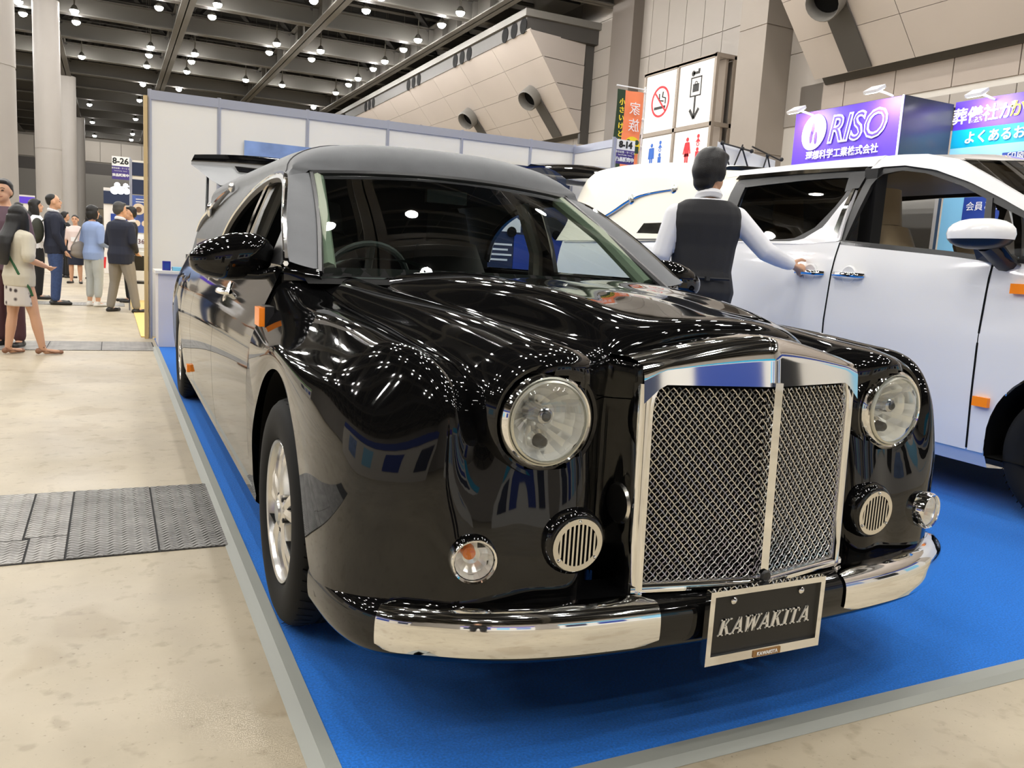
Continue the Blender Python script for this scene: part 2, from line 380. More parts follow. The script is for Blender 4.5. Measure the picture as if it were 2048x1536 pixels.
# ---- right wall with tile joints, pilaster, air supply soffits
WR = mat('wall_right_tile', srgb(150, 143, 136), 0.55, noise=(0.5, 0.03)); BROWN = mat('brown_steel', srgb(146, 134, 122), 0.5)
wr = S('wall_right', MB().bb(20.05, 20.4, -26, 111, 0, 16.2), JOINT, smooth=False)
pm = {}
def wpanel(y0, y1, z0, z1, m=WR, nm='panel'):
    k = (round(y1-y0, 2), round(z1-z0, 2), m.name)
    if k not in pm: pm[k] = MB().bb(-.05, 0, 0.015, y1-y0-.015, 0.015, z1-z0-.015).mesh(nm, m, False)
    o = link(nm, pm[k], wr); o.location = (20.05, y0, z0)
for z in range(4, 11):
    for y in (32.5, 36.0): wpanel(y, y+3.5, z*1.2, z*1.2+1.2)
for k in range(7): wpanel(23.2+k*1.15, 24.35+k*1.15, 9.8, 13.6)
for k in range(7): wpanel(23.2+k*1.15, 24.35+k*1.15, 5.2, 9.8)
for k in range(16):
    wpanel(-8+k*1.83, -6.17+k*1.83, 6.36, 7.22, mat('duct_panel', srgb(150, 138, 128), 0.5))
    wpanel(-8+k*1.83, -6.17+k*1.83, 4.1, 6.2)
    wpanel(-8+k*1.83, -6.17+k*1.83, 1.9, 4.1)
for k, z in enumerate((8.3, 10.6)): wpanel(20.3, 21.9, z, z+2.3)
wpanel(20.3, 21.9, 6.0, 8.3)
pil = thing('pilaster', 'big square stone pilaster right of the lit sign board', 'pilaster', (19.5, 22.5, 0), kind='structure')
PIL = mat('pilaster_stone', srgb(140, 131, 122), 0.6, noise=(0.6, 0.05))
for z0, z1 in ((0, 5.1), (5.1, 9.1), (9.1, 13.2)): MB().bb(18.9, 20.1, 21.9, 23.2, z0+.02, z1-.02).build('block', PIL, pil, smooth=False)
MB().bb(18.93, 20.08, 21.93, 23.17, 0, 13.1).build('core', BROWN, pil, smooth=False)
bc = MB().bb(19.5, 20.0, 30.75, 32.4, 0, 16).build('brown_column', mat('brown_column', srgb(100, 92, 85), 0.5), smooth=False); bc['kind'] = 'structure'; bc['label'] = 'brown steel wall column left of the lit sign board'; bc['category'] = 'column'
SOF = mat('soffit_panel', srgb(172, 163, 156), 0.55, noise=(0.5, 0.03)); SOFG = mat('soffit_fascia', srgb(62, 59, 56), 0.6); SOFT = mat('soffit_trim', srgb(104, 101, 96), 0.5)
def soffit(y0, y1, lab, slots, noz, nendd=True):
    t = thing('air_soffit', lab, 'soffit', (18, y0, 7), kind='structure')
    MB().prism([(16.8, y0+.75, 11.0), (20.0, y0+.75, 11.0), (20.0, y0+.75, 7.1), (19.95, y0+.75, 7.1)], (0, y1-y0-.75, 0)).build('core', SOFG, t, smooth=False)
    MB().bb(16.35, 20.2, y0+.3, y1, 11.05, 11.65).build('fascia', SOFG, t, smooth=False)
    MB().bb(16.2, 20.25, y0+.1, y1, 11.65, 11.95).build('top_trim', SOFT, t, smooth=False)
    MB().bb(19.55, 20.05, y0+.62, y0+.8, 6.7, 11.65).build('end_panel', SOFG, t, smooth=False)
    A = Vector((16.35, 0, 11.1)); B = Vector((19.5, 0, 7.18)); n = 4; wd = 4.1
    k = 0; yy = y0
    while yy < y1-.1:
        ye = min(yy+wd, y1)
        for i in range(n):
            a = A.lerp(B, i/n); b = A.lerp(B, (i+1)/n); e = (b-a).normalized()*.008
            ys0 = yy + (0.6*i/n if k == 0 else 0)+.012; ys1 = yy + (0.6*(i+1)/n if k == 0 else 0)+.012
            P = [a+e+Vector((0, ys0, 0)), a+e+Vector((0, ye-.012, 0)), b-e+Vector((0, ye-.012, 0)), b-e+Vector((0, ys1, 0))]
            MB().prism(P, (0.06, 0, 0.05)).build('panel', SOF, t, smooth=False)
        yy = ye; k += 1
    for i in range(n):   # triangular end face
        a = A.lerp(B, i/n); b = A.lerp(B, (i+1)/n)
        P = [Vector((a.x, y0+.6*i/n, a.z-.015)), Vector((19.5, y0+.55, a.z-.015)), Vector((19.5, y0+.58, b.z+.015)), Vector((b.x, y0+.6*(i+1)/n, b.z+.015))]
        MB().prism(P, (0.02, .06, 0)).build('end_tile', SOF, t, smooth=False)
    for y in slots:
        for q in range(3):
            MB().lathe([(.34, .0), (.34, .03)], (16.36, y+q*.95, 11.33), (-1, 0, 0), 16, True).build('air_slot', DARK, t)
    for y in noz:
        c = A.lerp(B, .56)+Vector((-.12, y, 0))
        MB().lathe([(.50, -.5), (.50, .5), (.46, .56), (.43, .5), (.41, .1), (0, .05)], c, (-.62, -.25, -.5), 22).build('nozzle', SOFT, t)
        MB().lathe([(.40, .12), (0, .13)], c, (-.62, -.25, -.5), 22).build('nozzle_mouth', DARK, t)
        a = A.lerp(B, .5)+Vector((-.06, 0, -.05)); b = A.lerp(B, .99)+Vector((-.06, 0, -.05))
        MB().prism([a+Vector((0, y-.42, 0)), a+Vector((0, y+.42, 0)), b+Vector((0, y+.42, 0)), b+Vector((0, y-.42, 0))], (0.04, 0, 0.03)).build('nozzle_channel', SOFG, t, smooth=False)
soffit(34.0, 75.0, 'white panelled air soffit with round nozzles high on the far right wall', (34.6, 40.8, 48.5, 58, 66), (36.6, 44.2, 52, 60))
soffit(-8.0, 20.2, 'white panelled air soffit nearer the camera above the purple booth sign', (), (18.4, 10.5))
# ---- backlit pictogram sign
sg = thing('pictogram_sign', 'brown framed backlit board of four white pictogram panels', 'sign', (19.4, 26.6, 4))
LIT = emis('backlit_white', (1.0, 0.94, 0.86), 1.25)
SY = (24.4, 26.62, 28.8); SZ = (4.0, 6.34, 8.68)
fr = MB()
for y in (24.45, 26.62, 28.75):
    fr.bb(19.0, 19.12, y-.06, y+.06, 3.9, 8.7)
for z in (4.0, 6.34, 8.66): fr.bb(19.0, 19.12, 24.4, 28.8, z-.07, z+.07)
for z in (4.0, 6.34, 8.66): fr.bb(19.0, 19.9, 24.4, 24.5, z-.07, z+.07)
fr.bb(19.78, 19.9, 24.4, 24.5, 3.9, 8.7); fr.bb(19.0, 19.9, 24.45, 28.8, 8.62, 8.7)
fr.build('frame', BROWN, sg, smooth=False)
MB().bb(19.5, 19.6, 24.5, 28.75, 4, 8.6).build('back_board', BROWN, sg, smooth=False)
for z in (4.4, 6.3, 8.3): MB().bb(19.6, 20.06, 25.2, 25.35, z, z+.12).bb(19.6, 20.06, 27.9, 28.05, z, z+.12).build('wall_bracket', BROWN, sg, smooth=False)
for i in range(2):
    for j in range(2): MB().bb(19.06, 19.1, SY[i]+.1, SY[i+1]-.08, SZ[j]+.1, SZ[j+1]-.1).build('lit_panel', LIT, sg, smooth=False)
INK = mat('sign_ink', (0.01, 0.01, 0.01), 0.6); RED = mat('sign_red', srgb(205, 30, 45), 0.6); BLU = mat('sign_blue', srgb(30, 95, 190), 0.6)
def flat(name, m, pts, x=19.045, parent=None):
    """thin cut-out in a plane of constant x; pts are (y, z)"""
    return MB().prism([(x, p[0], p[1]) for p in pts], (-.012, 0, 0)).build(name, m, parent, smooth=False)
def ringyz(name, m, c, r0, r1, parent, x=19.045, n=36):
    return MB().lathe([(r0, 0), (r0, .012), (r1, .012), (r1, 0)], (x, c[0], c[1]), (-1, 0, 0), n).build(name, m, parent, smooth=False)
def disc(m, c, r, parent, nm='pictogram', x=19.045, n=18): return flat(nm, m, [(c[0]+r*math.cos(a*2*math.pi/n), c[1]+r*math.sin(a*2*math.pi/n)) for a in range(n)], x, parent)
def rect(m, c, wd, h, parent, ang=0, nm='pictogram', x=19.045):
    ca, sa = math.cos(ang), math.sin(ang); return flat(nm, m, [(c[0]+dx*ca-dz*sa, c[1]+dx*sa+dz*ca) for dx, dz in ((-wd/2, -h/2), (wd/2, -h/2), (wd/2, h/2), (-wd/2, h/2))], x, parent)
# no smoking
NS = (27.66, 7.52)
rect(INK, (NS[0]+.02, NS[1]-.22), .72, .10, sg, x=19.05)
MB().tube([(19.04, NS[0]-.33, NS[1]-.1), (19.04, NS[0]-.33, NS[1]+.1), (19.04, NS[0]-.12, NS[1]+.16), (19.04, NS[0]-.16, NS[1]+.35)], .025, 4).build('pictogram', INK, sg)
MB().tube([(19.04, NS[0]-.2, NS[1]-.0), (19.04, NS[0]+.06, NS[1]+.05), (19.04, NS[0]+.08, NS[1]+.3)], .025, 4).build('pictogram', INK, sg)
ringyz('pictogram', RED, NS, .50, .58, sg); rect(RED, NS, 1.04, .07, sg, ang=math.radians(45), x=19.035)
# luggage check and arrow
LG = (25.5, 7.85)
for dz in (-.32, .32): rect(INK, (LG[0], LG[1]+dz-.1), .62, .045, sg)
for dy in (-.29, .29): rect(INK, (LG[0]+dy, LG[1]-.1), .045, .66, sg)
rect(INK, (LG[0], LG[1]-.14), .34, .28, sg); ringyz('pictogram', INK, (LG[0], LG[1]+.02), .05, .075, sg, n=14)
rect(INK, (LG[0]+.02, LG[1]+.38), .36, .09, sg); disc(INK, (LG[0]+.2, LG[1]+.38), .1, sg); rect(INK, (LG[0]-.12, LG[1]+.46), .1, .1, sg)
rect(INK, (25.5, 7.02), .09, .78, sg); rect(INK, (25.37, 6.80), .42, .11, sg, ang=math.radians(-52)); rect(INK, (25.63, 6.80), .42, .11, sg, ang=math.radians(52))
def figure(m, c, h, parent, skirt=False):
    y, z = c; disc(m, (y, z+h*.43), h*.065, parent, n=14)
    if skirt: flat('pictogram', m, [(y-h*.07, z+h*.35), (y+h*.07, z+h*.35), (y+h*.13, z-.10*h), (y-h*.13, z-.10*h)], parent=parent)
    else: rect(m, (y, z+h*.17), h*.2, h*.36, parent)
    for s in (-1, 1):
        rect(m, (y+s*h*.13, z+h*.16), h*.05, h*.36, parent, ang=s*(.25 if skirt else .06)); rect(m, (y+s*h*.05, z-h*.25), h*.07, h*.5, parent)
figure(BLU, (27.98, 5.42), 1.15, sg); figure(RED, (25.72, 5.42), 1.15, sg, True)
for m_, y in ((BLU, 27.42), (RED, 25.1)):
    disc(m_, (y, 5.98), .07, sg, n=12); flat('pictogram', m_, [(y-.13, 5.78), (y+.13, 5.78), (y, 5.92)], parent=sg); ringyz('pictogram', m_, (y, 5.7), .05, .075, sg, n=12)
    disc(m_, (y, 5.52), .07, sg, n=12); rect(m_, (y, 5.33), .2, .24, sg)
    ringyz('pictogram', m_, (y, 4.92), .11, .14, sg, n=16); rect(m_, (y+.04, 5.06), .05, .2, sg); disc(m_, (y+.05, 5.2), .05, sg, n=10)
rect(INK, (25.62, 4.62), .09, .6, sg, ang=math.radians(-45)); rect(INK, (25.2, 4.75), .07, .5, sg, ang=math.radians(-12))
# ================================================================ stand walls and neighbouring booths
pw = thing('partition_wall', 'white stand partition with aluminium posts behind the two cars', 'partition', (3, 10.63, 0))
px_ = [.41, 1.156, 2.184, 3.20, 4.218, 5.24, 5.935]
for i in range(6): MB().bb(px_[i]+.02, px_[i+1]-.02, 10.64, 10.66, .02, 2.72).build('panel', PANELW, pw, smooth=False)
MB().bb(5.925, 5.945, 9.62, 10.60, .02, 2.70).build('panel', PANELW, pw, smooth=False)
for x in px_: MB().lathe([(.022, 0), (.022, 2.83)], (x, 10.64, 0), (0, 0, 1), 8, True).build('post', POSTAL, pw)
MB().lathe([(.022, 0), (.022, 2.83)], (5.935, 9.6, 0), (0, 0, 1), 8, True).build('post', POSTAL, pw)
MB().bb(.41, 5.935, 10.62, 10.67, 2.72, 2.82).build('top_rail', POSTAL, pw, smooth=False)
MB().bb(5.915, 5.955, 9.6, 10.63, 2.70, 2.80).build('top_rail', POSTAL, pw, smooth=False)
MB().bb(.345, .385, 10.60, 10.68, 0, 2.75).build('timber_end', mat('pale_timber', srgb(205, 178, 128), 0.5), pw, smooth=False)
NAVY = mat('poster_navy', srgb(22, 38, 72), 0.5); ROYAL = mat('poster_blue', srgb(28, 62, 150), 0.5); PALEB = mat('poster_pale', srgb(132, 158, 205), 0.5, noise=(3, 0.25)); INKW = mat('print_white', srgb(240, 240, 240), 0.5)
p1 = thing('wall_poster', 'hazy pale blue poster on the partition above the open tailgate', 'poster', (2.0, 10.6, 1.5))
MB().bb(1.44, 3.1, 10.60, 10.625, .9, 2.38).build('sheet', PALEB, p1, smooth=False)
p2 = thing('wall_poster', 'navy and blue car poster on the partition seen through the windscreen', 'poster', (4.8, 10.6, 1.5))
MB().bb(3.95, 5.88, 10.60, 10.625, .45, 2.46).build('sheet', NAVY, p2, smooth=False)
MB().bb(5.05, 5.80, 10.59, 10.60, .6, 1.52).build('blue_area', ROYAL, p2, smooth=False)
def carshape(x, z, s, m, parent):
    pts = [(-1, 0), (-1, .28), (-.82, .42), (-.45, .5), (-.2, .74), (.55, .74), (.9, .48), (1, .45), (1, 0)]
    MB().prism([(x+a*s, 10.59, z+b*s) for a, b in pts], (0, .008, 0)).build('printed_car', m, parent, smooth=False)
    for q in (-.62, .62): MB().lathe([(.2*s, 0), (.2*s, .01), (0, .012)], (x+q*s, 10.588, z), (0, -1, 0), 14).build('printed_wheel', DARK, parent)
carshape(4.78, 1.55, .36, INKW, p2); carshape(5.5, 1.55, .33, BLKPL, p2)
for k in range(4): MB().bb(4.62, 5.02-.06*(k % 2), 10.588, 10.60, 1.36-.07*k, 1.385-.07*k).build('printed_line', INKW, p2, smooth=False)
# white counter left of the hearse with things on it
ct = thing('counter', 'white stand counter at the left end of the partition', 'counter', (.6, 9.9, 0))
MB().bb(.45, 1.05, 9.69, 10.3, .013, .80).build('body', mat('counter_white', srgb(222, 220, 226), 0.4), ct, smooth=False)
MB().bb(.42, 1.08, 9.66, 10.33, .80, .83).build('top', PANELW, ct, smooth=False)
bxo = MB().bb(.50, .58, 9.80, 9.90, .832, .93).build('small_box', mat('box_blue', srgb(40, 50, 150), 0.4), smooth=False); tag(bxo, 'small dark blue box on the white counter', 'box')
MB().bb(.515, .565, 9.795, 9.80, .85, .91).build('label_panel', ROYAL, bxo, smooth=False)
fl = MB().bb(.60, .85, 9.78, 9.98, .832, .87).build('leaflet_stack', mat('leaflet_blue', srgb(120, 190, 225), 0.5), smooth=False); tag(fl, 'stack of light blue leaflets on the white counter', 'leaflets')
# booth number plates
PURP = mat('plate_purple', srgb(70, 55, 130), 0.5)
def number_plate(x0, x1, y, z1, z0, num, lab, extra=True):
    t = thing('booth_number_sign', lab, 'sign', ((x0+x1)/2, y, z0)); h = z1-z0; c = (x0+x1)/2; wd = x1-x0
    MB().bb(x0, x1, y, y+.012, z1-h*.42, z1).build('number_board', INKW, t, smooth=False)
    MB().bb(x0, x1, y, y+.012, z0, z1-h*.42).build('purple_board', PURP, t, smooth=False)
    text('lettering', num, (c, y-.004, z1-h*.21), (1, 0, 0), (0, 0, 1), h*.36, INK, t, bold=.006)
    text('lettering', '葬祭設備・サービス', (c, y-.004, z1-h*.52), (1, 0, 0), (0, 0, 1), wd*.115, INKW, t)
    text('lettering', 'Funeral Facility・Service', (c, y-.004, z1-h*.63), (1, 0, 0), (0, 0, 1), wd*.075, INKW, t)
    text('lettering', '商品販売中', (c, y-.004, z1-h*.82), (1, 0, 0), (0, 0, 1), wd*.195, INKW, t, bold=.003)
    return t
t = number_plate(5.965, 6.26, 9.59, 2.81, 2.50, '8-14', 'white and purple booth sign numbered 8-14 beside the partition end'); MB().bb(5.95, 5.975, 9.585, 9.61, 2.3, 2.82).build('clip', POSTAL, t, smooth=False)
t = number_plate(.04, .44, 24.0, 3.19, 2.62, '8-26', 'white and purple booth sign numbered 8-26 over the far aisle'); MB().bb(.44, .47, 24.0, 24.03, 0, 3.2).build('pole', POSTAL, t, smooth=False)
# orange banner seen from behind
ORG = mat('banner_orange', srgb(248, 140, 92), 0.7); DGR = mat('banner_green', srgb(38, 62, 38), 0.7); YEL = mat('banner_yellow', srgb(245, 215, 40), 0.6)
bn = thing('banner', 'orange and dark green banner flag with yellow circle behind the 8-14 sign', 'banner', (7.0, 11, 0))
G = [[(6.94+.32*u+.012*math.sin(v*9), 11+.02*math.sin(u*6+v*5), 3.77-1.75*v) for u in np.linspace(0, 1, 7)] for v in np.linspace(0, 1, 14)]
MB().grid(G).build('orange_cloth', ORG, bn)
G = [[(6.80+.14*u+.012*math.sin(v*9), 11+.02*math.sin(v*5), 3.77-1.75*v) for u in np.linspace(0, 1, 4)] for v in np.linspace(0, 1, 14)]
MB().grid(G).build('green_cloth', DGR, bn)
MB().tube([(7.285, 11, .05), (7.285, 11, 3.86)], .012, 6).tube([(6.78, 11, 3.82), (7.3, 11, 3.82)], .01, 6).build('pole', INKW, bn)
for k in range(5): MB().ball((7.275, 10.99, 3.78-.4*k), .022, 6, 4).build('pole_tie', INKW, bn)
for i, ch in enumerate('家族'): text('lettering', ch, (7.1, 10.955, 3.50-.24*i), (1, 0, 0), (0, 0, 1), .2, INKW, bn, mirror=True)
for i, ch in enumerate('小さいけどちゃん'): text('lettering', ch, (6.87, 10.955, 3.58-.115*i), (1, 0, 0), (0, 0, 1), .1, YEL, bn, bold=.002)
MB().lathe([(.14, 0), (.14, .006), (0, .007)], (7.1, 10.965, 2.97), (0, -1, 0), 22).build('yellow_disc', YEL, bn)
for dx, r in ((-.075, .034), (0, .028), (.075, .036)):
    MB().lathe([(r, 0), (r, .006), (0, .007)], (7.1+dx, 10.955, 3.0+(.03 if dx else -.02)), (0, -1, 0), 12).build('printed_head', DGR, bn)
    MB().bb(7.1+dx-.04, 7.1+dx+.04, 10.95, 10.956, 2.87, 2.97 if dx else 2.94).build('printed_body', DGR, bn, smooth=False)
# folding truss display
tr = thing('truss_display', 'white sheet in a black folding truss frame over the white van roof', 'display', (7.7, 9.05, 0))
MB().add([(7.22, 9.06, 1.6), (8.2, 9.06, 1.6), (8.2, 9.06, 2.72), (7.19, 9.06, 2.86)], [(0, 1, 2, 3)]).build('sheet', INKW, tr, smooth=False)
Z = lambda x: 2.84-.1*(x-7.2)
tb = MB()
for a, b in (((7.22, Z(7.22)), (7.72, Z(7.72))), ((7.72, Z(7.72)+.06), (8.25, Z(8.25)-.02)), ((7.56, Z(7.56)+.05), (7.42, 2.5)), ((7.56, Z(7.56)), (7.72, 2.5)), ((7.92, 2.5), (8.0, Z(8)+.02)), ((8.0, Z(8)), (8.1, 2.5)), ((7.22, Z(7.2)), (7.4, 2.5)), ((7.42, 2.5), (7.3, 2.5)), ((7.42, 2.5), (7.42, .02)), ((8.1, 2.5), (8.1, .02))):
    tb.tube([(a[0], 9.0, a[1]), (b[0], 9.0, b[1])], .011, 6)
for p in (7.22, 7.56, 7.72, 8.0, 8.25): tb.ball((p, 9.0, Z(p)), .03, 6, 4)
tb.build('truss_frame', BLKPL, tr)
# purple booth
PRP = mat('sign_purple', srgb(84, 52, 196), 0.6); SLATE = mat('panel_slate', srgb(46, 52, 70), 0.25); TURQ = mat('sign_turquoise', srgb(0, 160, 205), 0.45); SKY = mat('sign_sky', srgb(140, 205, 240), 0.45)
rb = thing('booth_sign', 'purple lit booth fascia with big white outline letters over the van', 'sign', (11, 10.6, 2))
MB().bb(11.0, 11.06, 9.48, 11.74, 2.4, 4.02).build('purple_board', PRP, rb, smooth=False)
WE = mat('sign_white', srgb(250, 250, 250), 0.4)
MB().bb(10.985, 11.0, 9.47, 9.50, 2.4, 4.03).build('edge_trim', WE, rb, smooth=False)
text('lettering', 'RISO', (10.985, 10.36, 3.64), (0, -1, 0), (0, 0, 1), .62, WE, rb, bold=.02, shear=.22, squash=.9)
text('lettering', 'RISO', (10.975, 10.36, 3.64), (0, -1, 0), (0, 0, 1), .62, PRP, rb, bold=-.012, shear=.22, squash=.9)
MB().prism([(10.99, 11.26+.27*math.cos(a)-.03*math.sin(a), 3.66+.3*math.sin(a)) for a in np.linspace(0, 2*math.pi, 30)[:-1]], (-.01, 0, 0)).build('emblem', WE, rb, smooth=False)
for dy, dz in ((.02, .1), (.05, -.04), (-.06, -.06)): MB().prism([(10.978, 11.26+dy+.035*math.cos(a), 3.62+dz+.11*math.sin(a)) for a in np.linspace(0, 2*math.pi, 12)[:-1]], (-.004, 0, 0)).build('emblem_notch', PRP, rb, smooth=False)
text('lettering', '理想科学工業株式会社', (10.985, 10.62, 3.26), (0, -1, 0), (0, 0, 1), .155, WE, rb, bold=.003)
MB().bb(11.02, 12.13, 9.475, 9.50, 1.2, 4.03).build('side_panel', SLATE, rb, smooth=False)
MB().bb(11.1, 13.5, 9.52, 11.7, 3.9, 4.0).build('roof_frame', BLKPL, rb, smooth=False)
b2 = thing('booth_sign', 'purple and turquoise booth fascia with Japanese text at the right edge', 'sign', (12.15, 8.5, 2))
MB().bb(12.15, 12.2, 6.6, 9.46, 3.62, 4.06).build('purple_board', PRP, b2, smooth=False)
MB().bb(12.15, 12.2, 6.6, 9.46, 3.34, 3.62).build('turquoise_board', TURQ, b2, smooth=False)
MB().bb(12.15, 12.2, 6.6, 9.46, 1.2, 3.34).build('sky_board', SKY, b2, smooth=False)
text('lettering', '葬儀社が', (12.14, 8.96, 3.81), (0, -1, 0), (0, 0, 1), .26, WE, b2, bold=.004)
text('lettering', 'か', (12.14, 8.41, 3.82), (0, -1, 0), (0, 0, 1), .26, YEL, b2, bold=.004)
text('lettering', 'よくあるお悩み', (12.14, 8.53, 3.47), (0, -1, 0), (0, 0, 1), .2, WE, b2, bold=.004)
MB().bb(12.135, 12.15, 7.4, 8.55, 3.02, 3.2).build('button', ROYAL, b2, smooth=False); text('lettering', '印刷', (12.13, 8.32, 3.12), (0, -1, 0), (0, 0, 1), .15, WE, b2)
MB().bb(12.135, 12.15, 7.9, 9.08, 2.05, 2.56).build('button', ROYAL, b2, smooth=False); text('lettering', '会員との', (12.13, 8.74, 2.41), (0, -1, 0), (0, 0, 1), .145, WE, b2)
FLG = emis('flood_glow', (1.0, 0.97, 0.95), 210.0)
for i, (x, y, z, lab) in enumerate(((10.62, 11.35, 4.0, 'glaring white flood lamp at the left end of the purple sign'), (10.62, 9.72, 4.09, 'white flood lamp on its arm at the right end of the purple sign'), (11.75, 8.82, 4.06, 'white flood lamp above the turquoise sign'))):
    t = thing('flood_lamp', lab, 'lamp', (x, y, z))
    R = Matrix.Rotation(math.radians(-30), 3, 'Y')
    MB().box((x, y, z), (.20, .26, .05), R).build('housing', mat('flood_body', srgb(225, 225, 228), 0.3), t, smooth=False)
    n = R @ Vector((0, 0, -1)); MB().box(Vector((x, y, z))+n*.03, (.16, .22, .006), R).build('diffuser', FLG, t, smooth=False)
    MB().tube([(x+.06, y, z), (x+.2, y-.02, z-.02), (x+.38, y-.03, z-.05)], .018, 6).build('arm', mat('flood_body'), t)
# neighbouring booth beyond the partition
nb = thing('neighbour_booth', 'booth with navy header and blue poster wall past the partition end', 'booth', (.6, 18, 0))
MB().bb(.36, 3.0, 18.02, 18.06, 0, 2.64).build('wall_panel', PANELW, nb, smooth=False)
MB().bb(.38, 2.9, 18.0, 18.02, 2.35, 2.6).build('header', NAVY, nb, smooth=False); MB().bb(.38, 2.9, 18.0, 18.02, 2.0, 2.28).build('header', NAVY, nb, smooth=False)
MB().bb(.38, 2.9, 18.0, 18.02, 1.27, 1.98).build('poster', mat('poster_mid', srgb(70, 92, 160), 0.5, noise=(4, .3)), nb, smooth=False)
MB().lathe([(.11, 0), (.11, .01), (0, .012)], (.49, 18.0, 1.72), (0, -1, 0), 20).build('poster_picture', mat('cream_print', srgb(225, 205, 180), 0.5), nb)
MB().lathe([(.055, 0), (.055, .01), (0, .012)], (.49, 17.985, 1.71), (0, -1, 0), 12).build('poster_portrait', mat('brown_print', srgb(110, 80, 60), 0.5), nb)
for k in range(2): MB().lathe([(.06, 0), (.06, .01), (0, .012)], (.46+.14*k, 18.0, 1.45), (0, -1, 0), 14).build('poster_picture', mat('cream_print'), nb)
for k in range(2): MB().bb(.44, .62, 17.99, 18.0, 1.9-.05*k, 1.915-.05*k).build('poster_line', INKW, nb, smooth=False)
MB().bb(.38, 2.9, 18.0, 18.02, .98, 1.24).build('notice', INKW, nb, smooth=False); text('lettering', '36', (.53, 17.99, 1.1), (1, 0, 0), (0, 0, 1), .13, mat('print_maroon', srgb(90, 30, 40)), nb)
MB().bb(.36, 2.5, 17.2, 17.8, .01, .92).build('counter', INKW, nb, smooth=False)
MB().bb(.31, 6, 10.75, 18, .001, .012).build('yellow_carpet', mat('yellow_carpet', srgb(235, 205, 130), 0.9), nb, smooth=False)
MB().lathe([(.02, 0), (.02, 2.65)], (.36, 18, 0), (0, 0, 1), 8, True).build('post', POSTAL, nb)
# folding chair
fc = thing('folding_chair', 'black folding chair with chrome legs in the yellow carpet booth', 'chair', (.45, 14.8, 0))
MB().box((.46, 14.8, .46), (.40, .40, .035)).build('seat', BLKPL, fc, smooth=False)
MB().box((.46, 15.0, .76), (.40, .03, .24), Matrix.Rotation(.12, 3, 'X')).build('backrest', BLKPL, fc, smooth=False)
for sx in (-1, 1):
    MB().tube([(.46+sx*.2, 15.03, .88), (.46+sx*.2, 14.98, .46), (.46+sx*.2, 14.62, .015)], .011, 6).build('leg', CHROME, fc)
    MB().tube([(.46+sx*.19, 14.62, .46), (.46+sx*.19, 15.02, .015)], .011, 6).build('leg', CHROME, fc)
# lit stands far down the aisle
for i, (x0, x1, y, h, c, lab) in enumerate(((-.2, 3.0, 30, 2.7, srgb(235, 230, 224), 'white lit booth far down the aisle under the 8-26 sign'), (-16, -4.5, 34, 3.0, srgb(228, 222, 214), 'white booth far left behind the columns'), (-15, -4.2, 60, 3.4, srgb(210, 205, 196), 'pale booth at the far end of the aisle'))):
    t = thing('far_booth', lab, 'booth', ((x0+x1)/2, y, 0))
    MB().bb(x0, x1, y, y+.1, 0, h).build('wall_panel', mat('far_booth_%d' % i, c, 0.6), t, smooth=False)
    MB().bb(x0, x1, y-.05, y, h-.5, h-.1).build('header', (NAVY, mat('header_green', srgb(90, 150, 80)), PRP)[i], t, smooth=False)
    for k in range(3): MB().bb(x0+.2+k*.7, x0+.7+k*.7, y-.03, y, .9, 1.9).build('poster', (ROYAL, PALEB, NAVY)[k], t, smooth=False)
ls = thing('spot_cluster', 'cluster of glaring white booth spotlights below the 8-26 sign', 'lamp', (.2, 24.5, 2.4))
MB().tube([(.0, 24.5, 2.42), (.5, 24.5, 2.5)], .02, 6).tube([(.48, 24.5, 0), (.48, 24.5, 2.5)], .02, 6).build('rail', POSTAL, ls)
for x, z, r in ((.1, 2.36, .1), (.16, 2.5, .07), (.24, 2.37, .1), (.36, 2.5, .06), (.38, 2.36, .08)): MB().ball((x, 24.45, z), r, 10, 6).build('bulb', emis('spot_glow', (1, .97, .93), 8.0), ls)
# unseen booths added around the camera so chrome and paint have reflections
for i, (x0, x1, y0, y1, h, c, hd, lab) in enumerate((
        (-9.5, -9.4, -6, 9.0, 2.8, srgb(222, 216, 206), ROYAL, 'unseen long white booth wall added on the left for reflections'),
        (-4.5, 1.0, -8.1, -8.0, 2.7, srgb(225, 222, 216), PRP, 'unseen white booth wall with purple header added behind the photographer for reflections'),
        (9.0, 9.1, -7.0, 0.6, 2.8, srgb(224, 220, 214), ROYAL, 'unseen white booth wall added on the right for reflections'),
        (2.2, 8.0, -7.1, -7.0, 2.7, srgb(226, 224, 220), TURQ, 'unseen white booth wall with turquoise header added behind the photographer for reflections'))):
    t = thing('reflection_booth', lab, 'booth', ((x0+x1)/2, (y0+y1)/2, 0))
    MB().bb(x0, x1, y0, y1, 0, h).build('wall_panel', mat('reflection_booth_%d' % i, c, 0.6), t, smooth=False)
    if i in (1, 3): MB().bb(x0, x1, y1, y1+.05, h-.5, h).build('header', hd, t, smooth=False)
    elif i == 2: MB().bb(x0-.05, x0, y0, y1, h-.5, h).build('header', hd, t, smooth=False)
    else: MB().bb(x1, x1+.05, y0, y1, h-.5, h).build('header', hd, t, smooth=False)
    for k in range(4):
        if i == 2: MB().bb(x0-.03, x0, y0+.3+k*1.8, y0+1.5+k*1.8, .6, 2.0).build('poster', (NAVY, PALEB, BLKPL, SKY)[k], t, smooth=False)
        elif i: MB().bb(x0+.3+k*1.35, x0+1.2+k*1.35, y1, y1+.03, .7, 2.0).build('poster', (NAVY, ROYAL, SKY, PALEB)[k], t, smooth=False)
        else: MB().bb(x1, x1+.03, y0+.5+k*3.6, y0+2.4+k*3.6, .7, 2.0).build('poster', (NAVY, ROYAL, SKY, PALEB)[k], t, smooth=False)
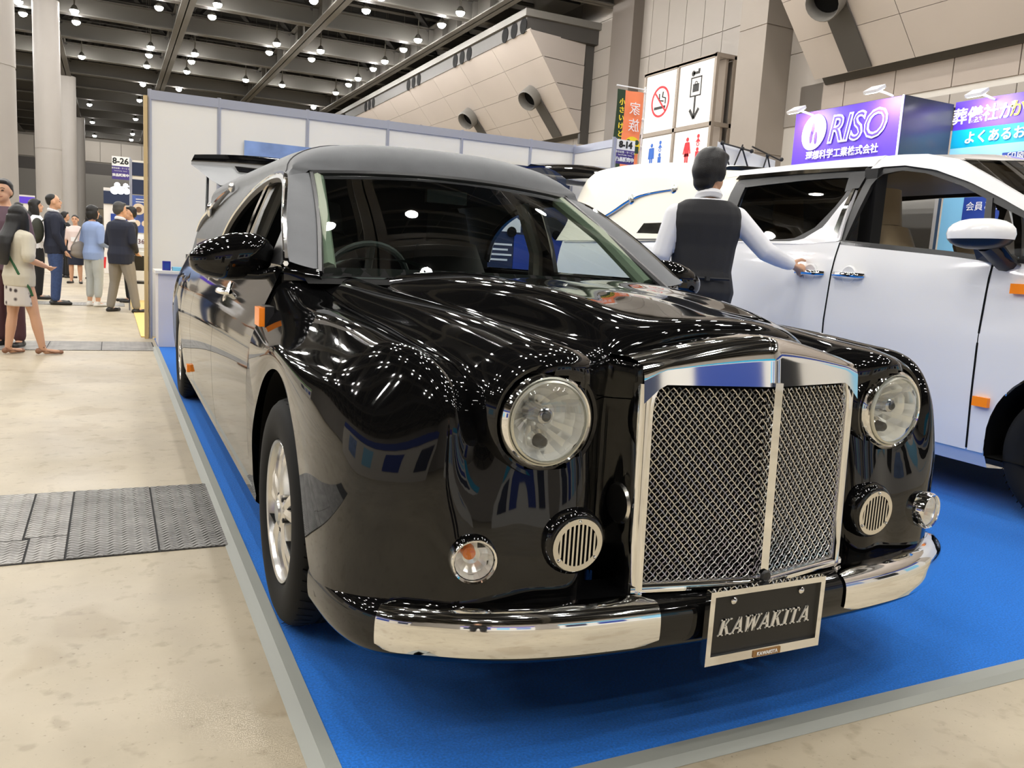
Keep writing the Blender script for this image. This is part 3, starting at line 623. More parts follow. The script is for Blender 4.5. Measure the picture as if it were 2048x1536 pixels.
# ================================================================ the black hearse (axis at x = X0, nose towards -y)
X0 = 1.413
he = thing('hearse', 'long glossy black hearse with grey vinyl roof and chrome mesh radiator', 'car', (X0, 4.5, 0))
HL = lambda name, mb, m, **k: mb.build(name, m, k.pop('parent', he), **k)
# ribs over nose, bonnet and wings: (u, y, z) from the bumper up and back to the windscreen
def rib(us, yz):
    if not hasattr(us, '__len__'): us = [us]*len(yz)
    return [(u, y, z) for u, (y, z) in zip(us, yz)]
R = [
 rib(0.0, [(1.71, .33), (1.71, .5), (1.71, .68), (1.70, .80), (1.68, .92), (1.655, 1.005), (1.76, 1.040), (2.0, 1.066), (2.3, 1.084), (2.65, 1.094), (2.93, 1.086)]),
 rib([.17]*5+[.17, .175, .185, .195, .205, .21], [(1.71, .33), (1.71, .5), (1.71, .68), (1.70, .80), (1.685, .91), (1.66, .990), (1.76, 1.028), (2.0, 1.058), (2.3, 1.079), (2.65, 1.090), (2.935, 1.084)]),
 rib([.29, .29, .29, .29, .29, .295, .305, .328, .37, .41, .45], [(1.71, .33), (1.71, .5), (1.71, .68), (1.71, .80), (1.70, .88), (1.69, .940), (1.76, .990), (2.0, 1.036), (2.3, 1.064), (2.65, 1.080), (2.945, 1.080)]),
 rib([.365, .365, .365, .36, .355, .35, .36, .385, .44, .505, .56], [(1.675, .33), (1.675, .5), (1.68, .68), (1.685, .8), (1.68, .87), (1.685, .925), (1.76, .948), (2.0, .966), (2.3, .985), (2.65, 1.010), (2.955, 1.045)]),
 rib([.44, .44, .44, .44, .435, .43, .44, .465, .505, .56, .615], [(1.58, .33), (1.575, .5), (1.595, .68), (1.61, .8), (1.605, .885), (1.625, .938), (1.76, .966), (2.0, .985), (2.3, 1.004), (2.65, 1.026), (2.965, 1.056)]),
 rib([.535, .535, .54, .545, .54, .53, .525, .545, .58, .62, .67], [(1.578, .33), (1.573, .5), (1.598, .67), (1.61, .8), (1.592, .895), (1.602, .945), (1.76, .972), (2.0, .990), (2.3, 1.008), (2.65, 1.028), (2.975, 1.056)]),
 rib([.625, .625, .63, .64, .635, .625, .62, .63, .65, .685, .72], [(1.583, .33), (1.578, .5), (1.605, .68), (1.635, .8), (1.65, .865), (1.69, .907), (1.80, .932), (2.0, .952), (2.3, .973), (2.65, 1.002), (2.985, 1.042)]),
 rib([.69, .69, .69, .68, .675, .675, .675, .69, .70, .725, .755], [(1.59, .33), (1.585, .5), (1.615, .68), (1.665, .79), (1.72, .85), (1.79, .88), (1.88, .899), (2.05, .917), (2.33, .941), (2.65, .972), (2.99, 1.03)]),
 rib([.75, .75, .745, .735, .735, .745, .75, .755, .765, .77, .80], [(1.605, .33), (1.602, .5), (1.615, .66), (1.635, .775), (1.67, .855), (1.74, .905), (1.87, .930), (2.05, .945), (2.33, .962), (2.65, .980), (3.0, 1.03)]),
 rib([.805, .805, .80, .785, .785, .80, .81, .82, .83, .832, .855], [(1.64, .33), (1.64, .5), (1.638, .64), (1.645, .755), (1.675, .845), (1.75, .918), (1.9, .949), (2.1, .963), (2.4, .977), (2.7, .986), (3.04, 1.03)]),
 rib([.895, .895, .895, .89, .885, .885, .888, .893, .90, .905, .905], [(1.72, .33), (1.72, .5), (1.725, .63), (1.745, .73), (1.79, .81), (1.865, .872), (1.985, .903), (2.15, .918), (2.4, .932), (2.72, .945), (3.05, .965)]),
 rib([.945, .947, .948, .948, .948, .947, .946, .946, .948, .95, .945], [(1.80, .33), (1.80, .5), (1.815, .61), (1.845, .69), (1.89, .755), (1.965, .808), (2.06, .84), (2.2, .862), (2.45, .88), (2.73, .885), (3.05, .885)]),
 rib([.965, .972, .976, .978, .98, .98, .98, .98, .98, .98, .975], [(1.875, .325), (1.915, .45), (1.955, .54), (1.995, .61), (2.035, .67), (2.09, .72), (2.165, .768), (2.28, .81), (2.48, .84), (2.75, .82), (3.05, .77)]),
 rib([.975]*11, [(1.93, .315), (2.015, .38), (2.065, .445), (2.105, .51), (2.145, .572), (2.195, .635), (2.26, .695), (2.35, .755), (2.50, .79), (2.72, .735), (2.89, .60)]),
]
C = np.array(R); C = np.concatenate([C[:0:-1]*np.array([-1, 1, 1]), C])       # full width
K1 = 6; K2 = 6
G = nat(nat(C, K1, 0), K2, 1)                                                     # ribs x stations
G = G + np.array([X0, 0, 0])
def cut(i0, i1, j0, j1, gap=(1, 1, 1, 1)):
    P = G[i0:i1+1, j0:j1+1].copy(); g = .0022
    def pull(a, b):
        d = b-a; l = np.linalg.norm(d, axis=-1, keepdims=True); return a+d*np.minimum(.45, g/np.maximum(l, 1e-6))
    if gap[0]: P[0] = pull(P[0], P[1])
    if gap[1]: P[-1] = pull(P[-1], P[-2])
    if gap[2]: P[:, 0] = pull(P[:, 0], P[:, 1])
    if gap[3]: P[:, -1] = pull(P[:, -1], P[:, -2])
    return P
nI = G.shape[0]-1; ctr = 13*K1
hz = 4*K2-3                                                                       # bonnet shut line just above headlamp centre
vI = 7*K1
def holed(mb):
    '''lamp apertures: drop the skin inside every headlamp and indicator'''
    keep = []
    for f in mb.f:
        c = np.mean([mb.v[i] for i in f], 0); ok = True
        for s in (-1, 1):
            for (u, z, r) in ((.542, .803, .109), (.712, .507, .040)):
                if c[1] < 1.8 and math.hypot(c[0]-X0-s*u, c[2]-z) < r: ok = False
        if ok: keep.append(f)
    mb.f = keep; return mb
fb = MB(); fb.v = [tuple(map(float, p)) for p in G.reshape(-1, 3)]; nJ = G.shape[1]
for i in range(nI):
    for j in range(10*K2):
        if ctr-vI <= i < ctr+vI and j >= hz: continue                              # bonnet aperture
        fb.f.append((i*nJ+j, i*nJ+j+1, (i+1)*nJ+j+1, (i+1)*nJ+j))
HL('front_body', holed(fb), BLACK)
HL('bonnet', holed(MB().grid(cut(ctr-vI, ctr+vI, hz, 10*K2, (1, 1, 1, 0))+np.array([0, 0, .0008]))), BLACK)
# lower wing behind the wheel
def lowwing(s):
    a = [(.975, 2.89, .60), (.976, 2.93, .54), (.975, 2.955, .47), (.97, 2.97, .40), (.965, 2.975, .33), (.955, 2.97, .27)]
    b = [(.975, 3.05, .77), (.984, 3.05, .66), (.982, 3.05, .55), (.976, 3.05, .45), (.968, 3.05, .36), (.957, 3.05, .27)]
    P = np.array([[(X0+s*(p[0]*(1-k)+q[0]*k), p[1]*(1-k)+q[1]*k, p[2]*(1-k)+q[2]*k) for k in (0, .5, 1)] for p, q in zip(a, b)])
    HL('lower_wing', MB().grid(nat(P, 4, 0)), BLACK)
lowwing(-1); lowwing(1)
Us = fspl([.27, .40, .52, .64, .77, .885, .965, 1.03, 1.075, 1.09], [.955, .972, .98, .984, .975, .947, .915, .885, .862, .848])
WY, WR_ = 6.53, .42        # rear wheel
def side(s, y0, y1, n, arch=False, name='door', gap=.003):
    ys = list(np.linspace(y0+gap, y1-gap, n))
    if arch: ys = list(np.linspace(y0+gap, WY-WR_, 5))[:-1]+[WY-WR_*math.cos(a) for a in np.linspace(0, math.pi, 19)]+list(np.linspace(WY+WR_, y1-gap, 8))[1:]
    rows = []
    for y in ys:
        d = abs(y-WY); zb = .27
        if arch and d < WR_: zb = max(.27, .345+math.sqrt(max(0, WR_**2-d*d)))
        if arch and abs(d-WR_) < 1e-6: zb = .30
        taper = 1-.10*max(0, (y-6.9)/.6)**2; flare = .012*math.exp(-((y-WY)/.5)**2)
        rows.append([(X0+s*((Us(z)+flare*(1 if z < .9 else 0))*taper), y, z) for z in zb+(1.09-zb)*np.linspace(0, 1, 22)**.9])
    return HL(name, MB().grid(rows), BLACK)
for s in (-1, 1):
    d1 = side(s, 3.05, 4.22, 12, name='front_door'); d2 = side(s, 4.22, 5.42, 12, name='rear_door'); side(s, 5.42, 7.5, 0, True, 'rear_quarter')
    # door handles
    for par, y in ((d1, 4.08), (d2, 4.98)):
        z = .935 if y < 4.5 else .985; u = Us(z)
        MB().tube([(X0+s*(u-.004), y-.10, z), (X0+s*(u+.022), y-.075, z), (X0+s*(u+.036), y, z+.002), (X0+s*(u+.022), y+.075, z), (X0+s*(u-.004), y+.10, z)], [.016, .017, .018, .017, .016], 10, flat=.8).build('door_handle', CHROME, par)
        MB().lathe([(.052, .0), (.045, .004), (0, .006)], (X0+s*(u+.002), y, z), (s, 0, .35), 16).build('handle_recess', CHROME, par)
    # sill
    HL('sill', MB().grid([[(X0+s*u, y, z) for u, z in ((.955, .285), (.957, .25), (.93, .225), (.80, .22))] for y in np.linspace(2.97, 6.11, 6)]), BLACK)
    for yc in (2.50, WY):
        m = MB().lathe([(.43, 0), (.43, .40), (0, .40)], (X0+s*.955, yc, .36), (-s, 0, 0), 32); m.v = [(a, b, max(c, .29)) for a, b, c in m.v]
        HL('wheel_well', m, DARK)
# inner body, floor pan and tail so nothing is see-through
HL('floor_pan', MB().bb(X0-.80, X0+.80, 2.0, 7.45, .29, .34), DARK, smooth=False)
HL('engine_bay', MB().bb(X0-.5, X0+.5, 1.72, 2.8, .3, .88), DARK, smooth=False)
for s in (-1, 1):
    HL('door_lining', MB().bb(X0+s*.84-.02, X0+s*.84+.02, 3.08, 7.4, .3, 1.05), mat('grey_lining', (.03, .03, .03), .7), smooth=False)
HL('rear_bumper', MB().bb(X0-.85, X0+.85, 7.42, 7.52, .28, .62), BLACK, smooth=False)
# ---- windscreen, roof, glasshouse
Ug = fspl([1.03, 1.09, 1.2, 1.3, 1.4, 1.45, 1.49], [.865, .852, .825, .793, .752, .729, .705])
zw_ = fspl([3.02, 3.15, 3.35, 3.55, 3.68, 3.80, 3.95, 4.12, 4.35, 4.6, 4.85, 5.02, 5.12], [1.10, 1.175, 1.285, 1.385, 1.437, 1.466, 1.482, 1.485, 1.468, 1.425, 1.345, 1.25, 1.14])
def ws(t, s):      # windscreen side edge, t 0 base to 1 top
    return np.array([X0+s*(.745-.118*t-.01*math.sin(t*math.pi)), 2.985+.745*t, 1.075+.40*t+.012*math.sin(t*math.pi)])
def wscreen(t, v):  # v -1..1
    e = ws(t, 1); h = (e[0]-X0); q = 1-v*v
    return (X0+v*h, e[1]-(.07*t+.06*(1-t))*q, e[2]+(.03*t+.012*(1-t))*q)
HL('windscreen', MB().grid([[wscreen(t, v) for v in np.linspace(-1, 1, 25)] for t in np.linspace(-.03, 1, 15)]), WSGLASS)
seal = MB(); seal.tube([wscreen(1, v) for v in np.linspace(-1, 1, 25)], .014, 6)
for s in (-1, 1): seal.tube([tuple(ws(t, s)) for t in np.linspace(-.02, 1, 12)], .013, 6)
HL('screen_seal', seal, BLKPL)
HL('screen_bottom_band', MB().grid([[wscreen(t, v) for v in np.linspace(-.99, .99, 21)] for t in (-.04, .01, .03)]), DARK)
HL('cowl', MB().grid([[(p[0], p[1]+dy, p[2]+dz) for p in [wscreen(0, v) for v in np.linspace(-1.08, 1.08, 21)]] for dy, dz in ((-.10, -.04), (-.03, -.022), (.06, -.03))]), DARK)
def section(y, hzv, zb):
    """roof half-section from the side window line up to the centre"""
    pts = []
    for z in np.linspace(zb, 1.49, 9)[:-1]:
        u = Ug(z)*(1-.07*max(0, (y-6.6)/.9)**2); pts.append((u, y, z))
    for th in np.linspace(0, math.pi/2, 15):
        cu, su = math.cos(th)**(2/2.5), math.sin(th)**(2/2.5)
        pts.append((.705*cu*(1-.07*max(0, (y-6.6)/.9)**2), y, 1.49+hzv*su))
    return pts
def hzf(y): return fspl([3.73, 3.77, 3.84, 3.95, 4.15, 4.5, 5.2, 6.2, 7.0, 7.3, 7.5], [.02, .085, .135, .165, .183, .19, .195, .195, .19, .18, .15])(y)
ystat = [3.735, 3.75, 3.775, 3.81, 3.86, 3.93, 4.02, 4.12, 4.25, 4.4, 4.55, 4.7, 4.85, 4.95, 5.02, 5.07, 5.10, 5.12, 5.14, 5.17, 5.25, 5.6, 6.0, 6.5, 7.0, 7.2, 7.35, 7.46, 7.5]
rows = []
for y in ystat:
    zb = zw_(y) if y <= 5.12 else max(1.085, 1.14-(y-5.12)*2.5)
    S_ = section(y, hzf(y), zb)
    k = max(0, 1-(y-3.735)/.5)
    half = []
    for u, yy, z in S_:
        q = max(0, 1-(u/.66)**2); half.append((u, yy-.085*k*q, z))
    if y == 3.735:
        n1 = 8; half = []
        for i in range(n1): t = i/n1; half.append((.727+(.640-.727)*t, 3.725, 1.452+.026*t))
        for i in range(15): v = 1-i/14; p = wscreen(1, v); half.append((p[0]-X0+(.012*v), p[1]-.004, p[2]+.012))
    rows.append([(X0-u, yy, z) for u, yy, z in half]+[(X0+u, yy, z) for u, yy, z in half[::-1][1:]])
HL('vinyl_roof', MB().grid(rows), VINYL, ang=60)
# roof seam
for s in (-1, 1):
    sp_pts = []
    for u, yy, z in section(3.86, hzf(3.86), zw_(3.86)):
        if u > .30: q = max(0, 1-(u/.66)**2); dy = max(0, .70-u)*.9; z2 = np.interp(0, [0], [0]); sp_pts.append((u, dy))
    seam = []
    for u, dy in sp_pts:
        yq = 3.87+dy; sec = section(yq, hzf(yq), zw_(yq)); k = max(0, 1-(yq-3.735)/.5)
        us_ = [p[0] for p in sec][::-1]; zs_ = [p[2] for p in sec][::-1]
        seam.append((X0+s*u, yq-.085*k*max(0, 1-(u/.66)**2)-.002, float(np.interp(u, us_, zs_))+.001))
    HL('roof_seam', MB().tube(seam, .0035, 4), mat('seam_dark', srgb(70, 72, 75), .6))
    P = []
    for t in np.linspace(0, 1, 12):
        a = ws(t, s); y = a[1]; yo = 3.0+(y-2.985)*.97; zo = zw_(max(yo, 3.02)); b = np.array([X0+s*(Ug(zo)), yo, zo]); P.append([a*(1-k)+b*k+np.array([s*.012*math.sin(k*math.pi), -.012*math.sin(k*math.pi), .004]) for k in np.linspace(0, 1, 6)])
    HL('vinyl_pillar', MB().grid(P), VINYL, ang=60)
    # black corner piece under the pillar
    HL('pillar_base', MB().grid(nat([[(X0+s*u, y, z) for u, y, z in r] for r in ([(.75, 2.93, 1.045), (.79, 2.97, 1.04), (.86, 3.04, 1.035)], [(.755, 2.96, 1.075), (.80, 2.99, 1.085), (.858, 3.05, 1.09)], [(.74, 3.02, 1.085), (.80, 3.05, 1.095), (.835, 3.10, 1.10)])], 3)), BLACK)
    # chrome surround of the open side windows
    wl = [(X0+s*(Ug(max(zw_(y), 1.03))+.006), y, zw_(y)) for y in np.linspace(3.03, 5.12, 60)]
    HL('window_trim', MB().tube(wl, .011, 6), CHROME)
    HL('waist_trim', MB().tube([(X0+s*.856, y, 1.095) for y in np.linspace(3.03, 5.14, 6)], .01, 6), CHROME)
    HL('centre_pillar', MB().grid([[(X0+s*(Ug(z)+.004), 4.20+dy, z) for dy in (-.045, .03)] for z in np.linspace(1.09, 1.478, 8)]), CHROME)
    HL('centre_post', MB().grid([[(X0+s*(Ug(z)-.03), 4.20+dy, z) for dy in (-.06, .09)] for z in np.linspace(1.07, 1.478, 6)]), BLKPL)
    HL('window_channel', MB().tube([(X0+s*(Ug(max(zw_(y)-.028, 1.03))-.012), y, zw_(y)-.022) for y in np.linspace(3.06, 5.09, 50)], .022, 6), BLKPL)
    HL('mirror_sail', MB().prism([(X0+s*.872, 3.06, 1.09), (X0+s*.872, 3.30, 1.09), (X0+s*.815, 3.28, 1.25), (X0+s*.845, 3.13, 1.15)], (-s*.02, 0, 0)), BLKPL, smooth=False)
    # landau bar with centre boss
    LB = nat([(.792, 6.95, 1.235), (.782, 6.62, 1.315), (.765, 6.2, 1.378), (.745, 5.85, 1.445), (.715, 5.5, 1.497)], 6)
    lb = HL('landau_bar', MB().tube([(X0+s*(u+.018), y, z) for u, y, z in LB], [.010+.016*math.sin(math.pi*i/24)**.7 for i in range(25)], 8, flat=.5), CHROME)
    MB().ball((X0+s*.795, 6.2, 1.378), (.022, .05, .05), 14, 8).build('boss', CHROME, lb); MB().ball((X0+s*.738, 5.5, 1.497), (.02, .03, .03), 12, 6).build('end_cap', CHROME, lb)
    # door mirror
    mc = Vector((X0+s*1.005, 3.30, 1.105)); mb = MB(); n, m_ = 22, 14; o = []
    for i in range(m_+1):
        ph = math.pi*i/m_
        for k in range(n):
            th = 2*math.pi*k/n; f = lambda v, p: math.copysign(abs(v)**p, v)
            x = .152*f(math.sin(ph), .8)*f(math.cos(th), .8); y = .095*f(math.sin(ph), .8)*f(math.sin(th), .9); z = .088*f(math.cos(ph), .8)
            y = min(y, .05); z *= 1-.25*max(0, s*x/.152)
            o.append((mc.x+x, mc.y+y, mc.z+z+.02*s*x/.15*-1))
    mb.add(o, [(i*n+k, (i+1)*n+k, (i+1)*n+(k+1) % n, i*n+(k+1) % n) for i in range(m_) for k in range(n)])
    mm = HL('door_mirror', mb, BLACK, ang=70)
    MB().box((mc.x, mc.y+.052, mc.z), (.24, .004, .12)).build('mirror_glass', CHROME, mm, smooth=False)
    MB().tube([(X0+s*.845, 3.2, 1.06), (X0+s*.90, 3.24, 1.045), (X0+s*.965, 3.29, 1.045)], [.042, .035, .045], 10, flat=.55).build('mirror_arm', BLACK, mm)
    # side repeater behind the wing crest and marker on the nose flank
    a = HL('side_repeater', MB().box((X0+s*.952, 2.92, .915), (.035, .095, .062)), AMBER, smooth=False, label='amber side repeater lamp')
    MB().box((X0+s*.936, 2.92, .915), (.03, .105, .072)).build('lamp_base', BLKPL, a, smooth=False)
    a = HL('side_marker', MB().box((X0+s*.948, 1.99, .452), (.03, .10, .058), Matrix.Rotation(s*.10, 3, 'Z')), AMBER, smooth=False, label='square amber side marker')
    MB().box((X0+s*.942, 1.995, .452), (.02, .108, .066), Matrix.Rotation(s*.10, 3, 'Z')).build('lamp_base', BLKPL, a, smooth=False)
    HL('side_marker', MB().box((X0+s*.978, 5.60, .36), (.022, .07, .045)), AMBER, smooth=False, label='small amber marker near rear wheel')
# lifted tailgate: gloss outer skin, pale lining below
def tgl(v, t): return (X0+v*(.60+.155*t**.6), 7.36+.86*t, 1.625+.215*t+.012*math.sin(math.pi*t)+.02*(1-v*v)*t)
tgo = HL('tailgate', MB().grid([[tgl(v, t) for v in np.linspace(-1, 1, 17)] for t in np.linspace(0, 1, 9)]), mat('tailgate_vinyl_lit', srgb(128, 130, 132), .5, bump=(420, .2, .002)))  # same vinyl as the roof, upward-facing brightness put into a lighter grey
GL = mat('tailgate_lining', srgb(120, 120, 120), .6)
MB().grid([[(p[0], p[1]+.02, p[2]-.06) for p in (tgl(v*.86, t) for v in np.linspace(-1, 1, 17))] for t in np.linspace(0, 1, 9)]).build('tailgate_lining', GL, tgo)
MB().grid([[(X0+v*.38, tgl(0, t)[1], tgl(v*.5, t)[2]+.010) for v in np.linspace(-1, 1, 9)] for t in np.linspace(.62, .92, 5)]).build('tailgate_window', mat('dark_glass', (.01, .01, .012), .03), tgo)
MB().tube([(X0+v*.39, tgl(0, t)[1], tgl(v*.5, t)[2]+.008) for v, t in ((-1, .61), (1, .61), (1, .93), (-1, .93), (-1, .61))], .010, 6).build('window_seal', CHROME, tgo)
rim = [[tgl(v, 1) for v in np.linspace(-1, 1, 17)], [(X0+v*.748, 8.27, 1.875+.025*(1-v*v)) for v in np.linspace(-1, 1, 17)], [(X0+v*.735, 8.31, 1.905+.04*(1-v*v)) for v in np.linspace(-1, 1, 17)], [(X0+v*.72, 8.30, 1.938+.045*(1-v*v)) for v in np.linspace(-1, 1, 17)]]
MB().grid(rim[1:]).build('tailgate_lip', BLACK, tgo); MB().grid(rim[:2]).build('lip_underside', GL, tgo)
MB().tube([(X0+v*.75, 8.268, 1.873+.025*(1-v*v)) for v in np.linspace(-1, 1, 13)], .010, 6).build('tailgate_trim', CHROME, tgo)
HL('gas_strut', MB().tube([(X0-.70, 7.44, 1.25), (X0-.66, 7.75, 1.72)], .012, 6).tube([(X0+.70, 7.44, 1.25), (X0+.66, 7.75, 1.72)], .012, 6), BLKPL)
# ---- front bumper
pl = [(0, 1.462), (.15, 1.464), (.29, 1.470), (.45, 1.482), (.58, 1.502), (.70, 1.538), (.80, 1.588), (.87, 1.640), (.925, 1.715), (.955, 1.81), (.968, 1.93), (.972, 2.0)]
pl = nat(pl, 5); pl = np.concatenate([pl[:0:-1]*np.array([-1, 1]), pl])
def outw(i):
    a = pl[max(i-1, 0)]; b = pl[min(i+1, len(pl)-1)]; t = b-a; n = np.array([t[1], -t[0]]); return n/np.linalg.norm(n)
prof = [(-.16, .400), (-.05, .398), (-.015, .391), (0, .378), (.006, .345), (.004, .31), (-.004, .288), (-.025, .272), (-.07, .262), (-.2, .258)]
HL('front_bumper', MB().grid([[(X0+p[0]+outw(i)[0]*d, p[1]+outw(i)[1]*d, z+.012*max(0, abs(p[0])-.8)/.17*-1) for d, z in nat(prof, 3)] for i, p in enumerate(pl)]), BLACK)
cp = nat([(-.048, .4035), (-.010, .395), (.006, .378), (.0115, .345), (.0105, .318), (.006, .299)], 4)
for s in (-1, 1):
    rows = []
    idx = [i for i, p in enumerate(pl) if .287 <= p[0]*s <= .905]
    if s < 0: idx = idx[::-1]
    for j, i in enumerate(idx):
        p = pl[i]; n = outw(i); e = min(j, len(idx)-1-j); sh = (1, .93, .97, .99)[3 if e > 2 else (0, 2, 3)[e]]
        lo = .008 if e == 0 else (.002 if e == 1 else 0)
        rows.append([(X0+p[0]+n[0]*d, p[1]+n[1]*d, min(max(z, .299+lo*1.6), .4035-lo)+.012*max(0, abs(p[0])-.8)/.17*-1) for d, z in cp])
    HL('bumper_chrome', MB().grid(rows), CHROME)
# ---- radiator shell with mesh
ra = thing_part = bpy.data.objects.new('radiator_grille', None); COL.objects.link(ra); ra.parent = he; ra.matrix_parent_inverse = pinv(he)
yv = lambda u, z: 1.476+.185*abs(u)-.030*(z-.45)*0-.03*(z-.44)/.46*-.5      # V-shaped plan, top leaning back slightly
YV = lambda u, z: 1.470+.185*abs(u)+.017*(z-.44)/.46
ztop = lambda u: .922+.083*(1-(abs(u)/.333))**1.0*(1-.22*(1-abs(u)/.333)) if abs(u) < .318 else .922-.012*((abs(u)-.318)/.015)
def zt(u):
    a = abs(u)/.333; return .936+.062*(1-a**1.35)
# front face ring as strips from opening edge to outline
def shell():
    m = MB()
    us = list(np.linspace(-.333, .333, 37))
    # header: from z .890 to arch
    hdr = []
    for u in us:
        zi = .893 if abs(u) <= .285 else .893-(abs(u)-.285)*.9
        r = []
        for k in np.linspace(0, 1, 8):
            z = zi+(zt(u)-zi)*k; z2 = max(0, k-.72)/.28
            r.append((X0+u, YV(u, z)-.008+.085*(z-.893)+.014*z2*z2, z))
        # roll over the top to the bonnet
        yb = 1.61+.065*(abs(u)/.333)**1.5; zb = zt(u)
        r += [(X0+u, YV(u, zb)+.022, zb+.006), (X0+u, (YV(u, zb)+yb)/2, zb+.012), (X0+u, yb+.02, zb+.008), (X0+u, yb+.03, zb-.03)]
        hdr.append(r)
    m.grid(hdr)
    for s in (-1, 1):   # side bars and flanks
        rows = []
        for z in np.linspace(.398, .893, 16):
            ui = .300; zz = z
            if z > .852: ui = .300-.015*((z-.852)/.041)
            rows.append([(X0+s*u, y, zz) for u, y in ((ui, YV(ui, z)+.035), (ui, YV(ui, z)+.004), (ui+.006, YV(ui, z)-.004), (.320, YV(.320, z)-.006), (.330, YV(.33, z)-.001), (.335, YV(.333, z)+.012), (.336, 1.60), (.338, 1.70))])
        m.grid(rows)
        c = []
        for z in np.linspace(.893, zt(.333), 4): c.append([(X0+s*u, y, z) for u, y in ((.333, YV(.333, z)-.001), (.336, YV(.333, z)+.012), (.336, 1.60), (.338, 1.71))])
        m.grid(c)
    rows = []
    for u in np.linspace(-.334, .334, 25): rows.append([(X0+u, YV(u, .42)+d, z) for d, z in ((.035, .424), (.002, .424), (-.005, .418), (-.005, .404), (.004, .397), (.06, .395))])
    m.grid(rows)
    return m
shell().build('grille_shell', CHROME, ra, ang=50)
MB().grid([[(X0+u, YV(u, z)+.05, z) for u in (-.31, 0, .31)] for z in (.40, .91)]).build('grille_backing', DARK, ra, smooth=False)
MB().prism([(X0-.012, YV(0, .44)-.016, .425), (X0+.012, YV(0, .44)-.016, .425), (X0+.012, YV(0, .44)+.03, .425), (X0-.012, YV(0, .44)+.03, .425)], (0, .016, .478)).build('centre_bar', CHROME, ra, smooth=False)
MB().lathe([(.016, 0), (.012, .006), (0, .008)], (X0, YV(0, .44)-.02, .437), (0, -1, 0), 10).build('bar_bolt', BLKPL, ra)
# woven diagonal wires, one half either side of the bar
wires = MB(); sp = .0150; sl = 1.12
for s in (-1, 1):
    for dr in (-1, 1):
        k = 0
        for c in np.arange(-.62, .62, sp):
            # line: z - .655 = dr*sl*(u-.156) + c*sl ; clip to u .012...302, z .42...892
            pts = []; q = 0
            uu = np.arange(.0075, .3076, sp/2)
            for j, u in enumerate(uu):
                z = .655+dr*sl*(u-.1575)+c*sl
                if .418 <= z <= .893: pts.append((X0+s*u, YV(u, z)+.014+.0016*(1 if (j+k) % 2 == (dr > 0) else -1), z))
            if len(pts) > 1: wires.tube(pts, .00165, 4, caps=False)
            k += 1
wires.build('wire_mesh', mat('mesh_wire', (.80, .79, .76), .22, 1.0), ra, kind='stuff', ang=80)
for s in (-1, 1):  # chrome ovals on the shell flank and small grille discs
    MB().lathe([(.05, 0), (.045, .006), (0, .007)], (X0+s*.336, 1.60, .60), (s, 0, 0), 20).build('flank_disc', SATIN, ra)
